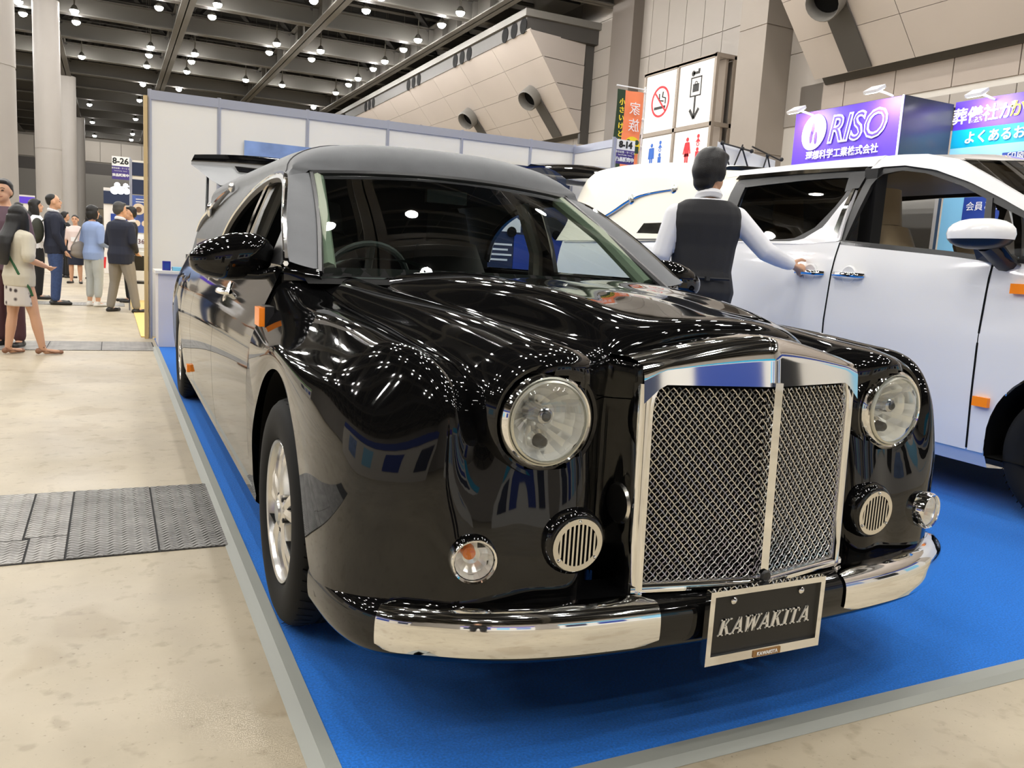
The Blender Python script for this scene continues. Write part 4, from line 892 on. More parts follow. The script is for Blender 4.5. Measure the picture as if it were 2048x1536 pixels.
# ---- lamps and vents on the nose
for s in (-1, 1):
    c = Vector((X0+s*.542, 1.612, .803)); ax = Vector((s*.03, -1, .0))
    hl = HL('headlamp', MB().lathe([(.118, -.05), (.116, .0), (.110, .018), (.102, .026), (.0965, .022), (.094, .006)], c, ax, 44), CHROME)
    MB().lathe([(.165, -.11), (.150, -.035), (.138, -.004), (.128, .010), (.120, .008), (.117, -.01)], c, ax, 44).build('lamp_pod', BLACK, hl)
    MB().lathe([(.096, .018), (.094, .028), (.090, .030), (.088, .022)], c, ax, 40).build('lens_rim', mat('lens_rim', (.62, .62, .55), .3, .8), hl)
    MB().lathe([(.0905, .024), (.08, .034), (.055, .042), (.025, .046), (.0, .047)], c, ax, 36).build('lens', CLEAR, hl)
    n = 30; rm = MB(); o = len(rm.v); pr = [(.09, .02), (.082, -.01), (.068, -.035), (.05, -.055), (.026, -.068), (.0, -.070)]
    a = ax.orthogonal().normalized(); b = ax.cross(a)
    for j, (r, h) in enumerate(pr):
        for k in range(n):
            th = 2*math.pi*k/n; hh_ = h+.006*(k % 2)-.003*(k % 3); rm.v.append(tuple(c+ax*hh_+(a*math.cos(th)+b*math.sin(th))*r))
    for j in range(len(pr)-1):
        for k in range(n): rm.f.append((j*n+k, j*n+(k+1) % n, (j+1)*n+(k+1) % n, (j+1)*n+k))
    rm.build('reflector', mat('reflector', (1.0, .99, .96), .2, .5), hl, ang=5)
    MB().lathe([(.024, -.06), (.022, -.03), (.019, .012), (.014, .016), (0, .017)], c+Vector((s*0-.006, 0, .012)), ax, 16).build('bulb', mat('bulb_steel', (.5, .5, .52), .15, 1), hl)
    MB().lathe([(.012, .018), (.008, .022), (0, .023)], c+Vector((-.006, 0, .012)), ax, 12).build('bulb_tip', BLKPL, hl)
    MB().lathe([(.016, -.03), (.013, -.005), (.008, .0), (0, .001)], c+Vector((0, 0, -.052)), ax, 12).build('bulb', BLKPL, hl)
    MB().lathe([(.026, -.035), (.022, -.028), (.018, -.024)], c+Vector((0, 0, -.052)), ax, 14).build('bulb_shield', SATIN, hl)
    # round vents with bars
    c = Vector((X0+s*.471, 1.562, .527)); ax = Vector((s*.02, -1, -.06)).normalized(); a = Vector((1, s*.02, 0)); b = Vector((0, -.06, 1)).normalized()
    vt = HL('vent', MB().lathe([(.080, -.03), (.078, -.006), (.072, .006), (.066, .010), (.063, .010)], c, ax, 36), BLACK)
    MB().lathe([(.063, .009), (.063, .014), (.050, .014), (.050, .009)], c, ax, 36).build('vent_ring', SATIN, vt, smooth=False)
    MB().lathe([(.052, .004), (0, .004)], c, ax, 24).build('vent_backing', DARK, vt)
    for k in range(-4, 5):
        x = k*.0108; h = math.sqrt(max(0, .0505**2-x*x)); q = c+a*x+ax*.011
        MB().box(q, (.0048, .004, 2*h), None).build('vent_bar', SATIN, vt, smooth=False)
    for th in (90, 215, 325): MB().ball(c+ax*.015+(a*math.cos(math.radians(th))+b*math.sin(math.radians(th)))*.0565, .004, 8, 5).build('screw', CHROME, vt)
    # round indicator
    c = Vector((X0+s*.712, 1.583, .507)); ax = Vector((s*.22, -1, 0)).normalized()
    ti = HL('indicator', MB().lathe([(.054, -.04), (.053, .014), (.049, .022), (.045, .020), (.044, .012)], c, ax, 32), CHROME)
    MB().lathe([(.0445, .014), (.03, .022), (.0, .025)], c, ax, 26).build('lens', CLEAR, ti)
    MB().lathe([(.043, .012), (.036, -.012), (.02, -.025), (0, -.03)], c, ax, 22).build('reflector', mat('reflector'), ti, ang=10)
    MB().lathe([(.016, -.02), (.014, .002), (0, .006)], c+Vector((-.01, 0, .014)), ax, 14).build('bulb', mat('bulb_amber', (.75, .2, .03), .2), ti)
# ---- number plate
pc = Vector((X0, 1.440, .337)); npl = HL('number_plate', MB().box(pc, (.340, .008, .160)), mat('plate_black', (.006, .006, .006), .4), smooth=False)
fr = MB(); 
for x0, x1, z0, z1 in ((-.178, .178, -.094, -.072), (-.178, .178, .074, .088), (-.178, -.164, -.072, .074), (.164, .178, -.072, .074)): fr.bb(pc.x+x0, pc.x+x1, pc.y-.012, pc.y+.006, pc.z+z0, pc.z+z1)
fr.build('plate_frame', CHROME, npl, smooth=False)
# hand-cut slab serif italic capitals
def letters(word, x, z, h, y, m, parent, sh=.22):
    st = .20*h; th = .09*h; sf = .065*h
    def bar(p, q, t): # parallelogram stroke with horizontal ends
        return [(p[0]-t/2, p[1]), (p[0]+t/2, p[1]), (q[0]+t/2, q[1]), (q[0]-t/2, q[1])]
    def ser(cx, cz, wd): return [(cx-wd/2, cz), (cx+wd/2, cz), (cx+wd/2, cz+sf), (cx-wd/2, cz+sf)]
    GL_ = {'K': (.98, [bar((.2*h, 0), (.2*h, h), st), bar((.62*h, h), (.30*h, .45*h), th), bar((.75*h, 0), (.42*h, .60*h), st), ser(.2*h, 0, .38*h), ser(.2*h, h-sf, .38*h), ser(.66*h, h-sf, .32*h), ser(.78*h, 0, .34*h)]),
           'A': (.90, [bar((.10*h, 0), (.45*h, h), th), bar((.72*h, 0), (.45*h, h), st), [(.2*h, .28*h), (.62*h, .28*h), (.60*h, .36*h), (.24*h, .36*h)], ser(.10*h, 0, .28*h), ser(.74*h, 0, .36*h)]),
           'W': (1.18, [bar((.32*h, 0), (.14*h, h), st), bar((.32*h, 0), (.60*h, h), th), bar((.80*h, 0), (.60*h, h), st), bar((.80*h, 0), (1.05*h, h), th), ser(.14*h, h-sf, .36*h), ser(.6*h, h-sf, .34*h), ser(1.06*h, h-sf, .28*h)]),
           'I': (.46, [bar((.2*h, 0), (.2*h, h), st), ser(.2*h, 0, .4*h), ser(.2*h, h-sf, .4*h)]),
           'T': (.82, [bar((.38*h, 0), (.38*h, h), st), ser(.38*h, 0, .38*h), [(.02*h, h-sf*1.2), (.74*h, h-sf*1.2), (.74*h, h), (.02*h, h)], [(.02*h, .76*h), (.07*h, .76*h), (.10*h, h), (.02*h, h)], [(.69*h, .76*h), (.74*h, .76*h), (.74*h, h), (.66*h, h)]])}
    tot = sum(GL_[c][0] for c in word)*h; cx = x-tot/2
    for ch in word:
        wd, ps = GL_[ch]; mb = MB()
        for P in ps: mb.prism([(cx+px+sh*(pz-h/2), y, z+pz-h/2) for px, pz in P], (0, -.003, 0))
        mb.build('letter', m, parent, smooth=False); cx += wd*h
letters('KAWAKITA', pc.x+.002, pc.z-.006, .040, pc.y-.004, mat('plate_lettering', (.74, .72, .66), .35, .3), npl)
MB().bb(pc.x-.035, pc.x+.05, pc.y-.0145, pc.y-.0115, pc.z-.092, pc.z-.076).build('caption_label', mat('label_brown', srgb(150, 110, 60), .4), npl, smooth=False)
text('caption', 'KAWAKITA', (pc.x+.0075, pc.y-.0155, pc.z-.0845), (1, 0, 0), (0, 0, 1), .0125, WE, npl, depth=.001, bold=.0003)
for x in (-.105, .105): MB().lathe([(.009, 0), (.009, .004), (.005, .008), (0, .009)], (pc.x+x, pc.y-.004, pc.z+.058), (0, -1, 0), 10).build('screw', CHROME, npl)
HL('plate_bracket', MB().bb(X0-.1, X0+.1, 1.444, 1.47, .29, .37), BLKPL, smooth=False)
# ---- wheels
def tread_tyre(c, s, par, R0=.345, W=.205):
    w_ = bpy.data.objects.new('wheel', None); COL.objects.link(w_); w_.parent = par; w_.matrix_parent_inverse = pinv(par)
    ax = (s, 0, 0); pr = [(.215, -.02), (.222, .002), (.235, .010), (.27, .016), (.305, .013), (.325, .004), (.338, -.010), (.345, -.03), (.345, -.075), (.338, -.078), (.338, -.088), (.345, -.091), (.345, -.14), (.338, -.143), (.338, -.153), (.345, -.156), (.343, -.185), (.325, -.205), (.25, -.21)]
    MB().lathe(pr, c, ax, 64).build('tyre', RUBBER, w_, ang=30)
    t = MB(); a = Vector((0, 1, 0)); b = Vector((0, 0, 1))
    for k in range(72):
        th = 2*math.pi*k/72; q = Vector(c)+(a*math.cos(th)+b*math.sin(th))*.3445
        Rm = Matrix.Rotation(th, 3, 'X')
        for off, ln, tw in ((-.035, .055, .25), (-.115, .045, -.2), (-.17, .028, .3)): t.box(q+Vector((s*off, 0, 0)), (ln, .0045, .010), Rm @ Matrix.Rotation(math.pi/2, 3, 'X') @ Matrix.Rotation(tw, 3, 'Y')) if False else None
    sip = MB()
    for k in range(60):
        th = 2*math.pi*k/60; d = .0012
        rad = (a*math.cos(th)+b*math.sin(th)); tan = (b*math.cos(th)-a*math.sin(th)); q = Vector(c)+rad*.3456
        for off, ln, sl in ((-.028, .05, .012), (-.115, .045, -.010), (-.172, .03, .010)):
            p0 = q+Vector((s*(off+ln/2*1), 0, 0))-tan*sl; p1 = q+Vector((s*(off-ln/2), 0, 0))+tan*sl
            sip.add([p0-tan*.0025, p0+tan*.0025, p1+tan*.0025, p1-tan*.0025], [(0, 1, 2, 3)])
    sip.build('tread_groove', DARK, w_, smooth=False, kind='stuff')
    MB().lathe([(.222, -.008), (.216, .004), (.208, .0), (.200, -.02), (.195, -.10), (.19, -.14)], c, ax, 48).build('rim', ALU, w_)
    MB().lathe([(.19, -.09), (0, -.09)], c, ax, 32).build('brake_disc', mat('brake_disc', (.12, .12, .12), .5, .6), w_)
    for k in range(5):
        sp_ = MB()
        for dd in (-.17, .17):
            th0 = 2*math.pi*k/5+dd*.55+.3; th1 = 2*math.pi*k/5+dd+.3
            P = []
            for r, th, h, hw in ((.045, th0, .0, .020), (.10, th0*.5+th1*.5, .004, .018), (.16, th1, -.002, .020), (.204, th1, -.012, .026)):
                rad = a*math.cos(th)+b*math.sin(th); tan = b*math.cos(th)-a*math.sin(th); q = Vector(c)+rad*r
                P.append([q+tan*(-hw)+Vector((s*(h-.035), 0, 0)), q+tan*(-hw*.8)+Vector((s*(h-.006), 0, 0)), q+Vector((s*h, 0, 0)), q+tan*(hw*.8)+Vector((s*(h-.006), 0, 0)), q+tan*hw+Vector((s*(h-.035), 0, 0))])
            sp_.grid(nat(np.array([[tuple(v) for v in r_] for r_ in P]), 3))
        sp_.build('spoke', ALU, w_)
    MB().lathe([(.06, -.05), (.058, -.005), (.045, .004), (.034, .004), (.032, .010), (0, .012)], c, ax, 24).build('hub_cap', ALU, w_)
    for k in range(5):
        th = 2*math.pi*k/5+.93; MB().lathe([(.010, -.02), (.009, .0), (0, .002)], Vector(c)+(a*math.cos(th)+b*math.sin(th))*.05, ax, 8).build('wheel_nut', BLKPL, w_)
    return w_
for s in (-1, 1):
    for y in (2.50, WY): tread_tyre((X0+s*.958, y, .357), s, he)
# ---- cabin
LIN = mat('grey_lining'); DASH = mat('dashboard', srgb(58, 66, 64), .6)
HL('dashboard', MB().grid([[(X0+v*.74, y, z+.02*math.exp(-((v+.45)/.2)**2)) for v in np.linspace(-1, 1, 21)] for y, z in ((3.02, 1.05), (3.2, 1.06), (3.45, 1.055), (3.52, 1.0), (3.50, .8))]), DASH)
HL('instrument_hood', MB().grid([[(X0-.40+.24*v, 3.36+.1*k, 1.055+.075*(1-v**4)*(1-.1*k)) for v in np.linspace(-1, 1, 13)] for k in (0, .5, 1)]), DASH)
sw = HL('steering_wheel', MB(), BLKPL) if False else None
c = Vector((X0-.40, 3.62, 1.02)); ax = Vector((0, .9, .42)).normalized(); a = Vector((1, 0, 0)); b = ax.cross(a)
stw = HL('steering_wheel', MB().tube([c+(a*math.cos(t)+b*math.sin(t))*.185 for t in np.linspace(0, 2*math.pi, 33)], .015, 8, caps=False), mat('wheel_grip', srgb(52, 58, 58), .5))
MB().ball(c, (.06, .04, .05)).build('horn_pad', mat('wheel_grip'), stw)
for t in (0, math.pi, -math.pi/2): MB().tube([c, c+(a*math.cos(t)+b*math.sin(t))*.18], .018, 6).build('wheel_spoke', mat('wheel_grip'), stw)
SEAT = mat('seat_dark', srgb(44, 43, 42), .7)
for s in (-1, 1):
    st = HL('front_seat', MB().box((X0+s*.38, 4.2, .62), (.50, .52, .16)), SEAT)
    MB().tube([(X0+s*.38, 4.45, .62), (X0+s*.38, 4.60, 1.0), (X0+s*.38, 4.68, 1.22)], [.24, .25, .19], 14, flat=.4).build('backrest', SEAT, st)
    MB().tube([(X0+s*.38, 4.66, 1.24), (X0+s*.38, 4.70, 1.40)], [.14, .12], 12, flat=.5).build('headrest', SEAT, st)
    HL('pillar_lining', MB().tube([(X0+s*.70, 3.06, 1.08), (X0+s*.655, 3.4, 1.29), (X0+s*.60, 3.74, 1.455)], [.032, .034, .034], 8), mat('pillar_cream', srgb(150, 158, 138), .6))
    HL('centre_lining', MB().tube([(X0+s*.78, 4.27, .8), (X0+s*.765, 4.27, 1.2), (X0+s*.66, 4.27, 1.47)], [.05, .04, .04], 8), mat('pillar_cream2', srgb(168, 160, 146), .6))
HL('headliner', MB().grid([[(X0+u, y, z) for u, z in ((-.64, 1.47), (-.5, 1.55), (0, 1.60), (.5, 1.55), (.64, 1.47))] for y in (3.76, 4.4, 5.2, 7.3)]), mat('headliner', (.05, .05, .05), .8))
_sec = [(u*.965, z-.015) for u, y, z in section(5.3, hzf(5.3), 1.10)]
HL('cargo_bulkhead', MB().prism([(X0-u, 5.3, z) for u, z in _sec]+[(X0+u, 5.3, z) for u, z in _sec[::-1][1:]]+[(X0+.8, 5.3, .35), (X0-.8, 5.3, .35)], (0, .03, 0)), mat('bulkhead', (.012, .012, .012), .8), smooth=False)
HL('rear_mirror', MB().box((X0+.02, 3.78, 1.43), (.20, .03, .06)), BLKPL)
for s, x in ((-1, -.05), (1, .3)):
    HL('wiper', MB().tube([(X0+x, 2.94, 1.075), (X0+x-.5*1, 3.0, 1.085)], .008, 6), BLKPL)
# ================================================================ the white van hearse
va = thing('van', 'white people carrier hearse with tall cream rear shell, right of the black hearse', 'car', (5.0, 4.5, 0))
VL = lambda name, mb, m, **k: mb.build(name, m, k.pop('parent', va), **k)
XS = lambda z: float(np.interp(z, [.2, .3, .6, .9, 1.2, 1.3, 1.4, 1.6, 1.75, 1.85, 1.95], [4.12, 4.11, 4.09, 4.08, 4.10, 4.12, 4.15, 4.22, 4.29, 4.35, 4.45]))
VX = 5.05
def far(p): return (2*VX-p[0], p[1], p[2])
VWHITE = mat('pearl_white', srgb(244, 244, 245), 0.07, spec=.5)
def rs(pts, n):
    p = np.array(pts, float); d = np.concatenate([[0], np.cumsum(np.linalg.norm(np.diff(p, axis=0), axis=1))]); t = np.linspace(0, d[-1], n)
    return np.stack([np.interp(t, d, p[:, 0]), np.interp(t, d, p[:, 1])], 1)
def ruled(name, bot, top, m, off=0.0, n=24, rows=8, both=True, th=.03, parent=None, cut=None):
    B = rs(bot, n); T = rs(top, n); mb = MB()
    G1 = np.array([[(XS(z)+off, y, z) for y, z in (B[i]*(1-k)+T[i]*k for k in np.linspace(0, 1, rows))] for i in range(n)])
    G2 = G1+np.array([th, 0, 0])
    mb.grid(G1); mb.grid(G2)
    for e in ((G1[:, 0], G2[:, 0]), (G1[:, -1], G2[:, -1]), (G1[0], G2[0]), (G1[-1], G2[-1])): mb.grid(np.stack(e))
    o = mb.build(name, m, parent or va, ang=45)
    if both:
        q = MB(); q.v = [far(v) for v in mb.v]; q.f = [f[::-1] for f in mb.f]; q.build(name, m, parent or va, ang=45)
    return o
def lower(name, y0, y1, zt0, zt1, arch=None):
    """lower body panel from the sill to the waist, optionally round a wheel"""
    ys = np.linspace(y0+.003, y1-.003, 10)
    if arch: ys = np.unique(np.concatenate([ys, [arch[0]-arch[1]*math.cos(a) for a in np.linspace(0, math.pi, 21)]])); ys = ys[(ys >= y0) & (ys <= y1)]
    rows = []
    for y in ys:
        zb = .30
        if arch and abs(y-arch[0]) <= arch[1]: zb = max(.30, .37+math.sqrt(max(0, arch[1]**2-(y-arch[0])**2)))
        zt = zt0+(zt1-zt0)*(y-y0)/(y1-y0)
        rows.append([(XS(z)+.04*max(0, (2.2-y))**2, y, z) for z in np.linspace(zb, zt, 16)])
    mb = MB().grid(rows); o = mb.build(name, VWHITE, va)
    q = MB(); q.v = [far(v) for v in mb.v]; q.f = [f[::-1] for f in mb.f]; q.build(name, VWHITE, va)
    return o
fd = lower('front_door', 2.865, 3.925, 1.298, 1.395); sd = lower('slide_door', 3.925, 5.15, 1.395, 1.393); lower('front_wing', 1.55, 2.865, 1.22, 1.298, (2.34, .43)); lower('rear_quarter', 5.15, 7.55, 1.393, 1.385, (6.1, .43))
for y in (2.34, 6.1):
    for s, x in ((-1, 4.10), (1, 2*VX-4.10)):
        m = MB().lathe([(.425, 0), (.425, .35), (0, .35)], (x, y, .37), (-s, 0, 0), 32); m.v = [(a, b, max(c, .29)) for a, b, c in m.v]; VL('wheel_well', m, DARK)
        tread_tyre((x+s*.0+(-.01 if s > 0 else .02), y, .357), s, va)
VL('sill', MB().grid([[(x, y, z) for x, z in ((4.11, .32), (4.12, .30), (4.16, .22), (4.35, .20))] for y in (2.77, 3.5, 4.5, 5.67)]), VWHITE)
VL('floor_pan', MB().bb(4.3, 5.8, 1.7, 7.5, .24, .40), DARK, smooth=False)
VL('tail_wall', MB().bb(4.2, 5.9, 7.5, 7.56, .3, 1.4), VWHITE, smooth=False)
VL('nose', MB().bb(4.2, 5.9, 1.52, 1.6, .3, 1.05), VWHITE, smooth=False)
VL('van_bonnet', MB().grid([[(4.16+(5.94-4.16)*k, y, z+.05*math.sin(math.pi*k)) for k in np.linspace(0, 1, 9)] for y, z in ((1.53, 1.02), (1.7, 1.12), (2.1, 1.20), (2.5, 1.24))]), VWHITE)
# dark door gaps
for y0, y1, z0, z1 in ((3.925, 3.925, .31, 1.39), (2.865, 2.865, .31, 1.30)):
    VL('door_gap', MB().grid([[(XS(z)-.001, y0+dy, z) for dy in (-.006, .006)] for z in np.linspace(z0, z1, 12)]), DARK)
# upper side: roof rail, pillars and glass
win = [(3.885, 1.392), (3.860, 1.60), (3.855, 1.79), (3.81, 1.825), (3.708, 1.840), (3.512, 1.808), (3.236, 1.718), (3.0, 1.62)]
outer = [(4.04, 1.87), (3.95, 1.90), (3.80, 1.936), (3.55, 1.92), (3.33, 1.871), (3.054, 1.74), (2.826, 1.62), (2.4, 1.38)]
ruled('roof_rail', [(3.95, 1.845), (3.866, 1.872), (3.696, 1.868), (3.454, 1.822), (3.18, 1.730), (2.927, 1.620), (2.70, 1.51), (2.38, 1.34)], [(3.95, 1.95), (3.80, 1.95), (3.60, 1.935), (3.33, 1.875), (3.054, 1.745), (2.826, 1.63), (2.6, 1.51), (2.36, 1.37)], VWHITE, n=40, rows=6)
ruled('door_rubber', [(3.905, 1.395), (3.885, 1.60), (3.875, 1.78), (3.83, 1.822), (3.708, 1.838), (3.512, 1.806), (3.236, 1.716), (2.93, 1.58), (2.70, 1.48), (2.45, 1.37)], [(3.955, 1.395), (3.945, 1.60), (3.94, 1.83), (3.866, 1.874), (3.696, 1.870), (3.454, 1.824), (3.18, 1.732), (2.927, 1.622), (2.70, 1.512), (2.42, 1.38)], BLKPL, off=.012, n=44, rows=3)
ruled('waist_band', [(3.93, 1.375), (3.13, 1.318), (2.872, 1.292), (2.5, 1.27)], [(3.93, 1.405), (3.13, 1.345), (2.872, 1.316), (2.5, 1.30)], BLKPL, off=.0, n=16, rows=3)
ruled('quarter_pillar', [(2.895, 1.305), (2.945, 1.312)], [(3.005, 1.635), (3.045, 1.645)], BLKPL, off=.004, n=4, rows=6)
ruled('front_corner', [(2.60, 1.27), (2.30, 1.25)], [(2.62, 1.33), (2.40, 1.36)], VWHITE, n=4, rows=4)
mbq = MB().grid([[(XS(z)+.02, y, z) for z in np.linspace(1.31, zt, 6)] for y, zt in ((2.55, 1.42), (2.70, 1.49), (2.79, 1.53), (2.95, 1.605))]); mbq.build('quarter_glass', CLEAR, va)
ruled('rear_side_glass', [(4.99, 1.405), (4.70, 1.395), (4.455, 1.389), (4.30, 1.40), (4.16, 1.47), (4.06, 1.60), (4.025, 1.67)], [(5.06, 1.83), (4.8, 1.845), (4.5, 1.85), (4.3, 1.848), (4.17, 1.845), (4.09, 1.84), (4.03, 1.835)], TINTED, off=.012, n=24, rows=6, th=.004, both=False)
ruled('glass_surround', [(5.12, 1.395), (5.0, 1.39), (4.70, 1.384), (4.455, 1.378), (4.28, 1.392), (4.12, 1.47), (4.03, 1.60), (3.985, 1.70), (3.96, 1.78)], [(5.05, 1.425), (4.95, 1.42), (4.70, 1.412), (4.455, 1.407), (4.33, 1.417), (4.19, 1.485), (4.09, 1.61), (4.05, 1.70), (4.04, 1.78)], BLKPL, off=.004, n=30, rows=3, th=.02)
ruled('glass_surround', [(5.19, 1.80), (4.9, 1.812), (4.5, 1.822), (4.15, 1.82), (3.96, 1.80)], [(5.20, 1.885), (4.9, 1.888), (4.5, 1.88), (4.15, 1.872), (3.95, 1.868)], BLKPL, off=.004, n=16, rows=3, th=.02)
ruled('glass_surround', [(5.02, 1.40), (5.16, 1.40)], [(5.08, 1.82), (5.22, 1.86)], BLKPL, off=.003, n=3, rows=6, th=.02)
ruled('glass_surround', [(4.06, 1.72), (3.955, 1.74)], [(4.10, 1.85), (3.95, 1.85)], BLKPL, off=.002, n=3, rows=4, th=.02)
ruled('chrome_strip', [(5.25, 1.878), (4.6, 1.876), (3.99, 1.862)], [(5.25, 1.912), (4.6, 1.908), (3.99, 1.885)], CHROME, off=-.004, n=12, rows=3, th=.02)
ruled('body_swoop', [(5.0, 1.385), (4.7, 1.380), (4.45, 1.376), (4.28, 1.376), (4.10, 1.385), (4.0, 1.39), (3.935, 1.40)], [(5.0, 1.391), (4.7, 1.386), (4.45, 1.384), (4.25, 1.408), (4.108, 1.49), (4.02, 1.66), (3.978, 1.735)], VWHITE, off=-.004, n=26, rows=7)
ruled('chrome_blade', [(4.005, 1.425), (3.955, 1.415)], [(3.995, 1.735), (3.972, 1.738)], CHROME, off=-.012, n=3, rows=8, th=.012)
ruled('roof_rail', [(5.40, 1.905), (4.6, 1.905), (3.94, 1.882)], [(5.40, 1.955), (4.6, 1.958), (3.92, 1.955)], VWHITE, n=12, rows=4)
# roof skin
rows = []
for y, zs_, k in ((5.4, 1.95, 1), (4.86, 1.955, 1), (4.4, 1.952, 1), (4.0, 1.942, 1), (3.8, 1.94, 1), (3.55, 1.925, .9), (3.33, 1.873, .8)):
    rows.append([(4.45+(5.65-4.45)*t if 0 < t < 1 else (XS(zs_)+.0 if t == 0 else 2*VX-XS(zs_)), y-.10*math.sin(math.pi*t)*(k < 1), zs_+.05*k*math.sin(math.pi*t)) for t in np.linspace(0, 1, 13)])
VL('roof_skin', MB().grid(rows), VWHITE)
def wpt(t, v):
    y = 3.33-.98*t; z = 1.873-.52*t; hw = (2*VX-2*XS(min(1.95, z)))/2-.03
    return (VX+v*hw, y-.20*(1-v*v), z+.01)
VL('windscreen', MB().grid([[wpt(t, v) for v in np.linspace(-1, 1, 15)] for t in np.linspace(0, 1, 8)]), TINTED)
# cream raised shell at the rear
SH = []
for y, k, e in ((4.75, .0, 0), (5.1, .0, 0), (5.5, .22, 0), (6.0, .55, 0), (6.6, .88, 0), (7.1, 1.0, 0), (7.4, 1.0, 0), (7.6, .97, .02), (7.74, .90, .06), (7.80, .8, .12)):
    zt = 1.955+.20*k
    pr = [(4.145-.01, 1.39), (4.20, 1.55), (4.27, 1.72), (4.33, 1.84+.02*k), (4.375, 1.93+.03*k), (4.42, 1.965+.08*k), (4.50, 1.98+.14*k), (4.65, 1.99+.17*k), (5.05, 2.0+.185*k)]
    pr = [(x+e*(1.2 if z > 1.5 else .6), z-e*.3*(z > 1.6)) for x, z in pr]
    SH.append([(x, y, z) for x, z in pr]+[far((x, y, z)) for x, z in pr[::-1][1:]])
SHI = nat(np.array(SH[2:]), 3, 0)
VL('cream_shell', MB().grid(SHI), CREAM, ang=60); VL('shell_end', MB().poly([tuple(p) for p in SHI[-1]]), CREAM, smooth=False)
ruled('shell_front_side', [(5.5, 1.385), (5.16, 1.385)], [(5.5, 1.975), (5.23, 1.95)], CREAM, off=.004, n=5, rows=10)
# landau bar, emblem, small window and trim on the shell
LBV = nat([(6.97, 1.585), (6.74, 1.668), (6.54, 1.765), (6.28, 1.815), (5.96, 1.832)], 6)
lbv = VL('landau_bar', MB().tube([(XS(z)-.015, y, z) for y, z in LBV], [.012+.018*math.sin(math.pi*min(1, i/18)) if i < 12 else .026-.006*(i-12)/12 for i in range(25)], 8, flat=.5), CHROME)
MB().ball((XS(1.765)-.02, 6.54, 1.765), (.025, .05, .05), 14, 8).build('boss', CHROME, lbv); MB().ball((XS(1.832)-.02, 5.96, 1.832), (.025, .045, .045), 12, 6).build('end_cap', CHROME, lbv)
ruled('shell_window', [(6.28, 1.41), (5.3, 1.41)], [(6.19, 1.545), (5.3, 1.55)], CHROME, off=-.008, n=10, rows=4, th=.01)
ruled('window_sill', [(6.35, 1.385), (5.2, 1.385)], [(6.35, 1.41), (5.2, 1.41)], BLKPL, off=-.012, n=8, rows=2, th=.02)
ruled('shell_trim', [(7.5, 1.37), (6.35, 1.375)], [(7.5, 1.395), (6.35, 1.40)], CHROME, off=-.008, n=8, rows=2, th=.02)
# raised tailgate of the van
vt_ = VL('tailgate', MB().grid([[(VX+v*.80, y, z+.06*(1-v*v)) for v in np.linspace(-1, 1, 13)] for y, z in ((7.75, 2.02), (8.0, 2.12), (8.3, 2.20), (8.6, 2.24), (8.75, 2.20))]), BLACK)
MB().grid([[(VX+v*.78, y, z) for v in np.linspace(-1, 1, 9)] for y, z in ((7.75, 1.96), (8.05, 2.04), (8.4, 2.11), (8.72, 2.16))]).build('tailgate_lining', VWHITE, vt_)
MB().grid([[(VX-.80+.02*k, y, z0-k*d) for k in (0, .5, 1)] for y, z0, d in ((7.75, 2.02, .32), (7.95, 2.09, .22), (8.3, 2.18, .1), (8.72, 2.2, .06))]).build('tailgate_side', TINTED, vt_)
# door handles
for par, y, z in ((fd, 3.785, 1.187), (sd, 4.105, 1.19)):
    x = XS(z)
    MB().lathe([(.062, -.006), (.060, .0), (.052, .004), (.03, -.004), (0, -.006)], (x, y, z), (-1, 0, 0), 22).build('handle_cup', VWHITE, par)
    MB().tube([(x+.004, y-.115, z), (x-.028, y-.085, z), (x-.040, y, z+.002), (x-.028, y+.085, z), (x+.004, y+.115, z)], [.018, .020, .018, .020, .018], 10, flat=.9).build('door_handle', CHROME, par)
VL('side_repeater', MB().box((XS(1.16)-.012, 2.64, 1.162), (.03, .17, .05)), AMBER, smooth=False, label='orange side repeater lamp'); VL('side_marker', MB().box((XS(.57)-.008, 2.80, .57), (.03, .085, .05)), AMBER, smooth=False, label='amber side marker')
# door mirror: white cap over a black foot
G_ = []
for i in range(11):
    ph = math.pi*i/10; r = []
    for k in range(22):
        th = 2*math.pi*k/22; f = lambda v, p: math.copysign(abs(v)**p, v)
        r.append((3.96-.075*f(math.sin(ph), .7)*f(math.cos(th), .7)*(1.2 if math.cos(th) > 0 else .8), 2.84+.175*f(math.sin(ph), .8)*f(math.sin(th), .7), 1.425+.078*f(math.cos(ph), .9)))
    G_.append(r+[r[0]])
G_ = np.array(G_)
mv = VL('door_mirror', MB().grid(G_[:7]), VWHITE, ang=60); MB().grid(G_[6:]).build('mirror_base', BLKPL, mv)
MB().prism([(3.98, 2.74, 1.375), (4.06, 2.70, 1.28), (4.14, 2.72, 1.27), (4.14, 2.92, 1.29), (4.06, 2.92, 1.30), (3.98, 2.90, 1.375)], (.0, .0, .012)).build('mirror_foot', BLKPL, mv, smooth=False)
MB().tube([(3.98, 2.82, 1.37), (4.09, 2.80, 1.30), (4.13, 2.80, 1.29)], [.055, .06, .07], 10, flat=.7).build('mirror_foot', BLKPL, mv)
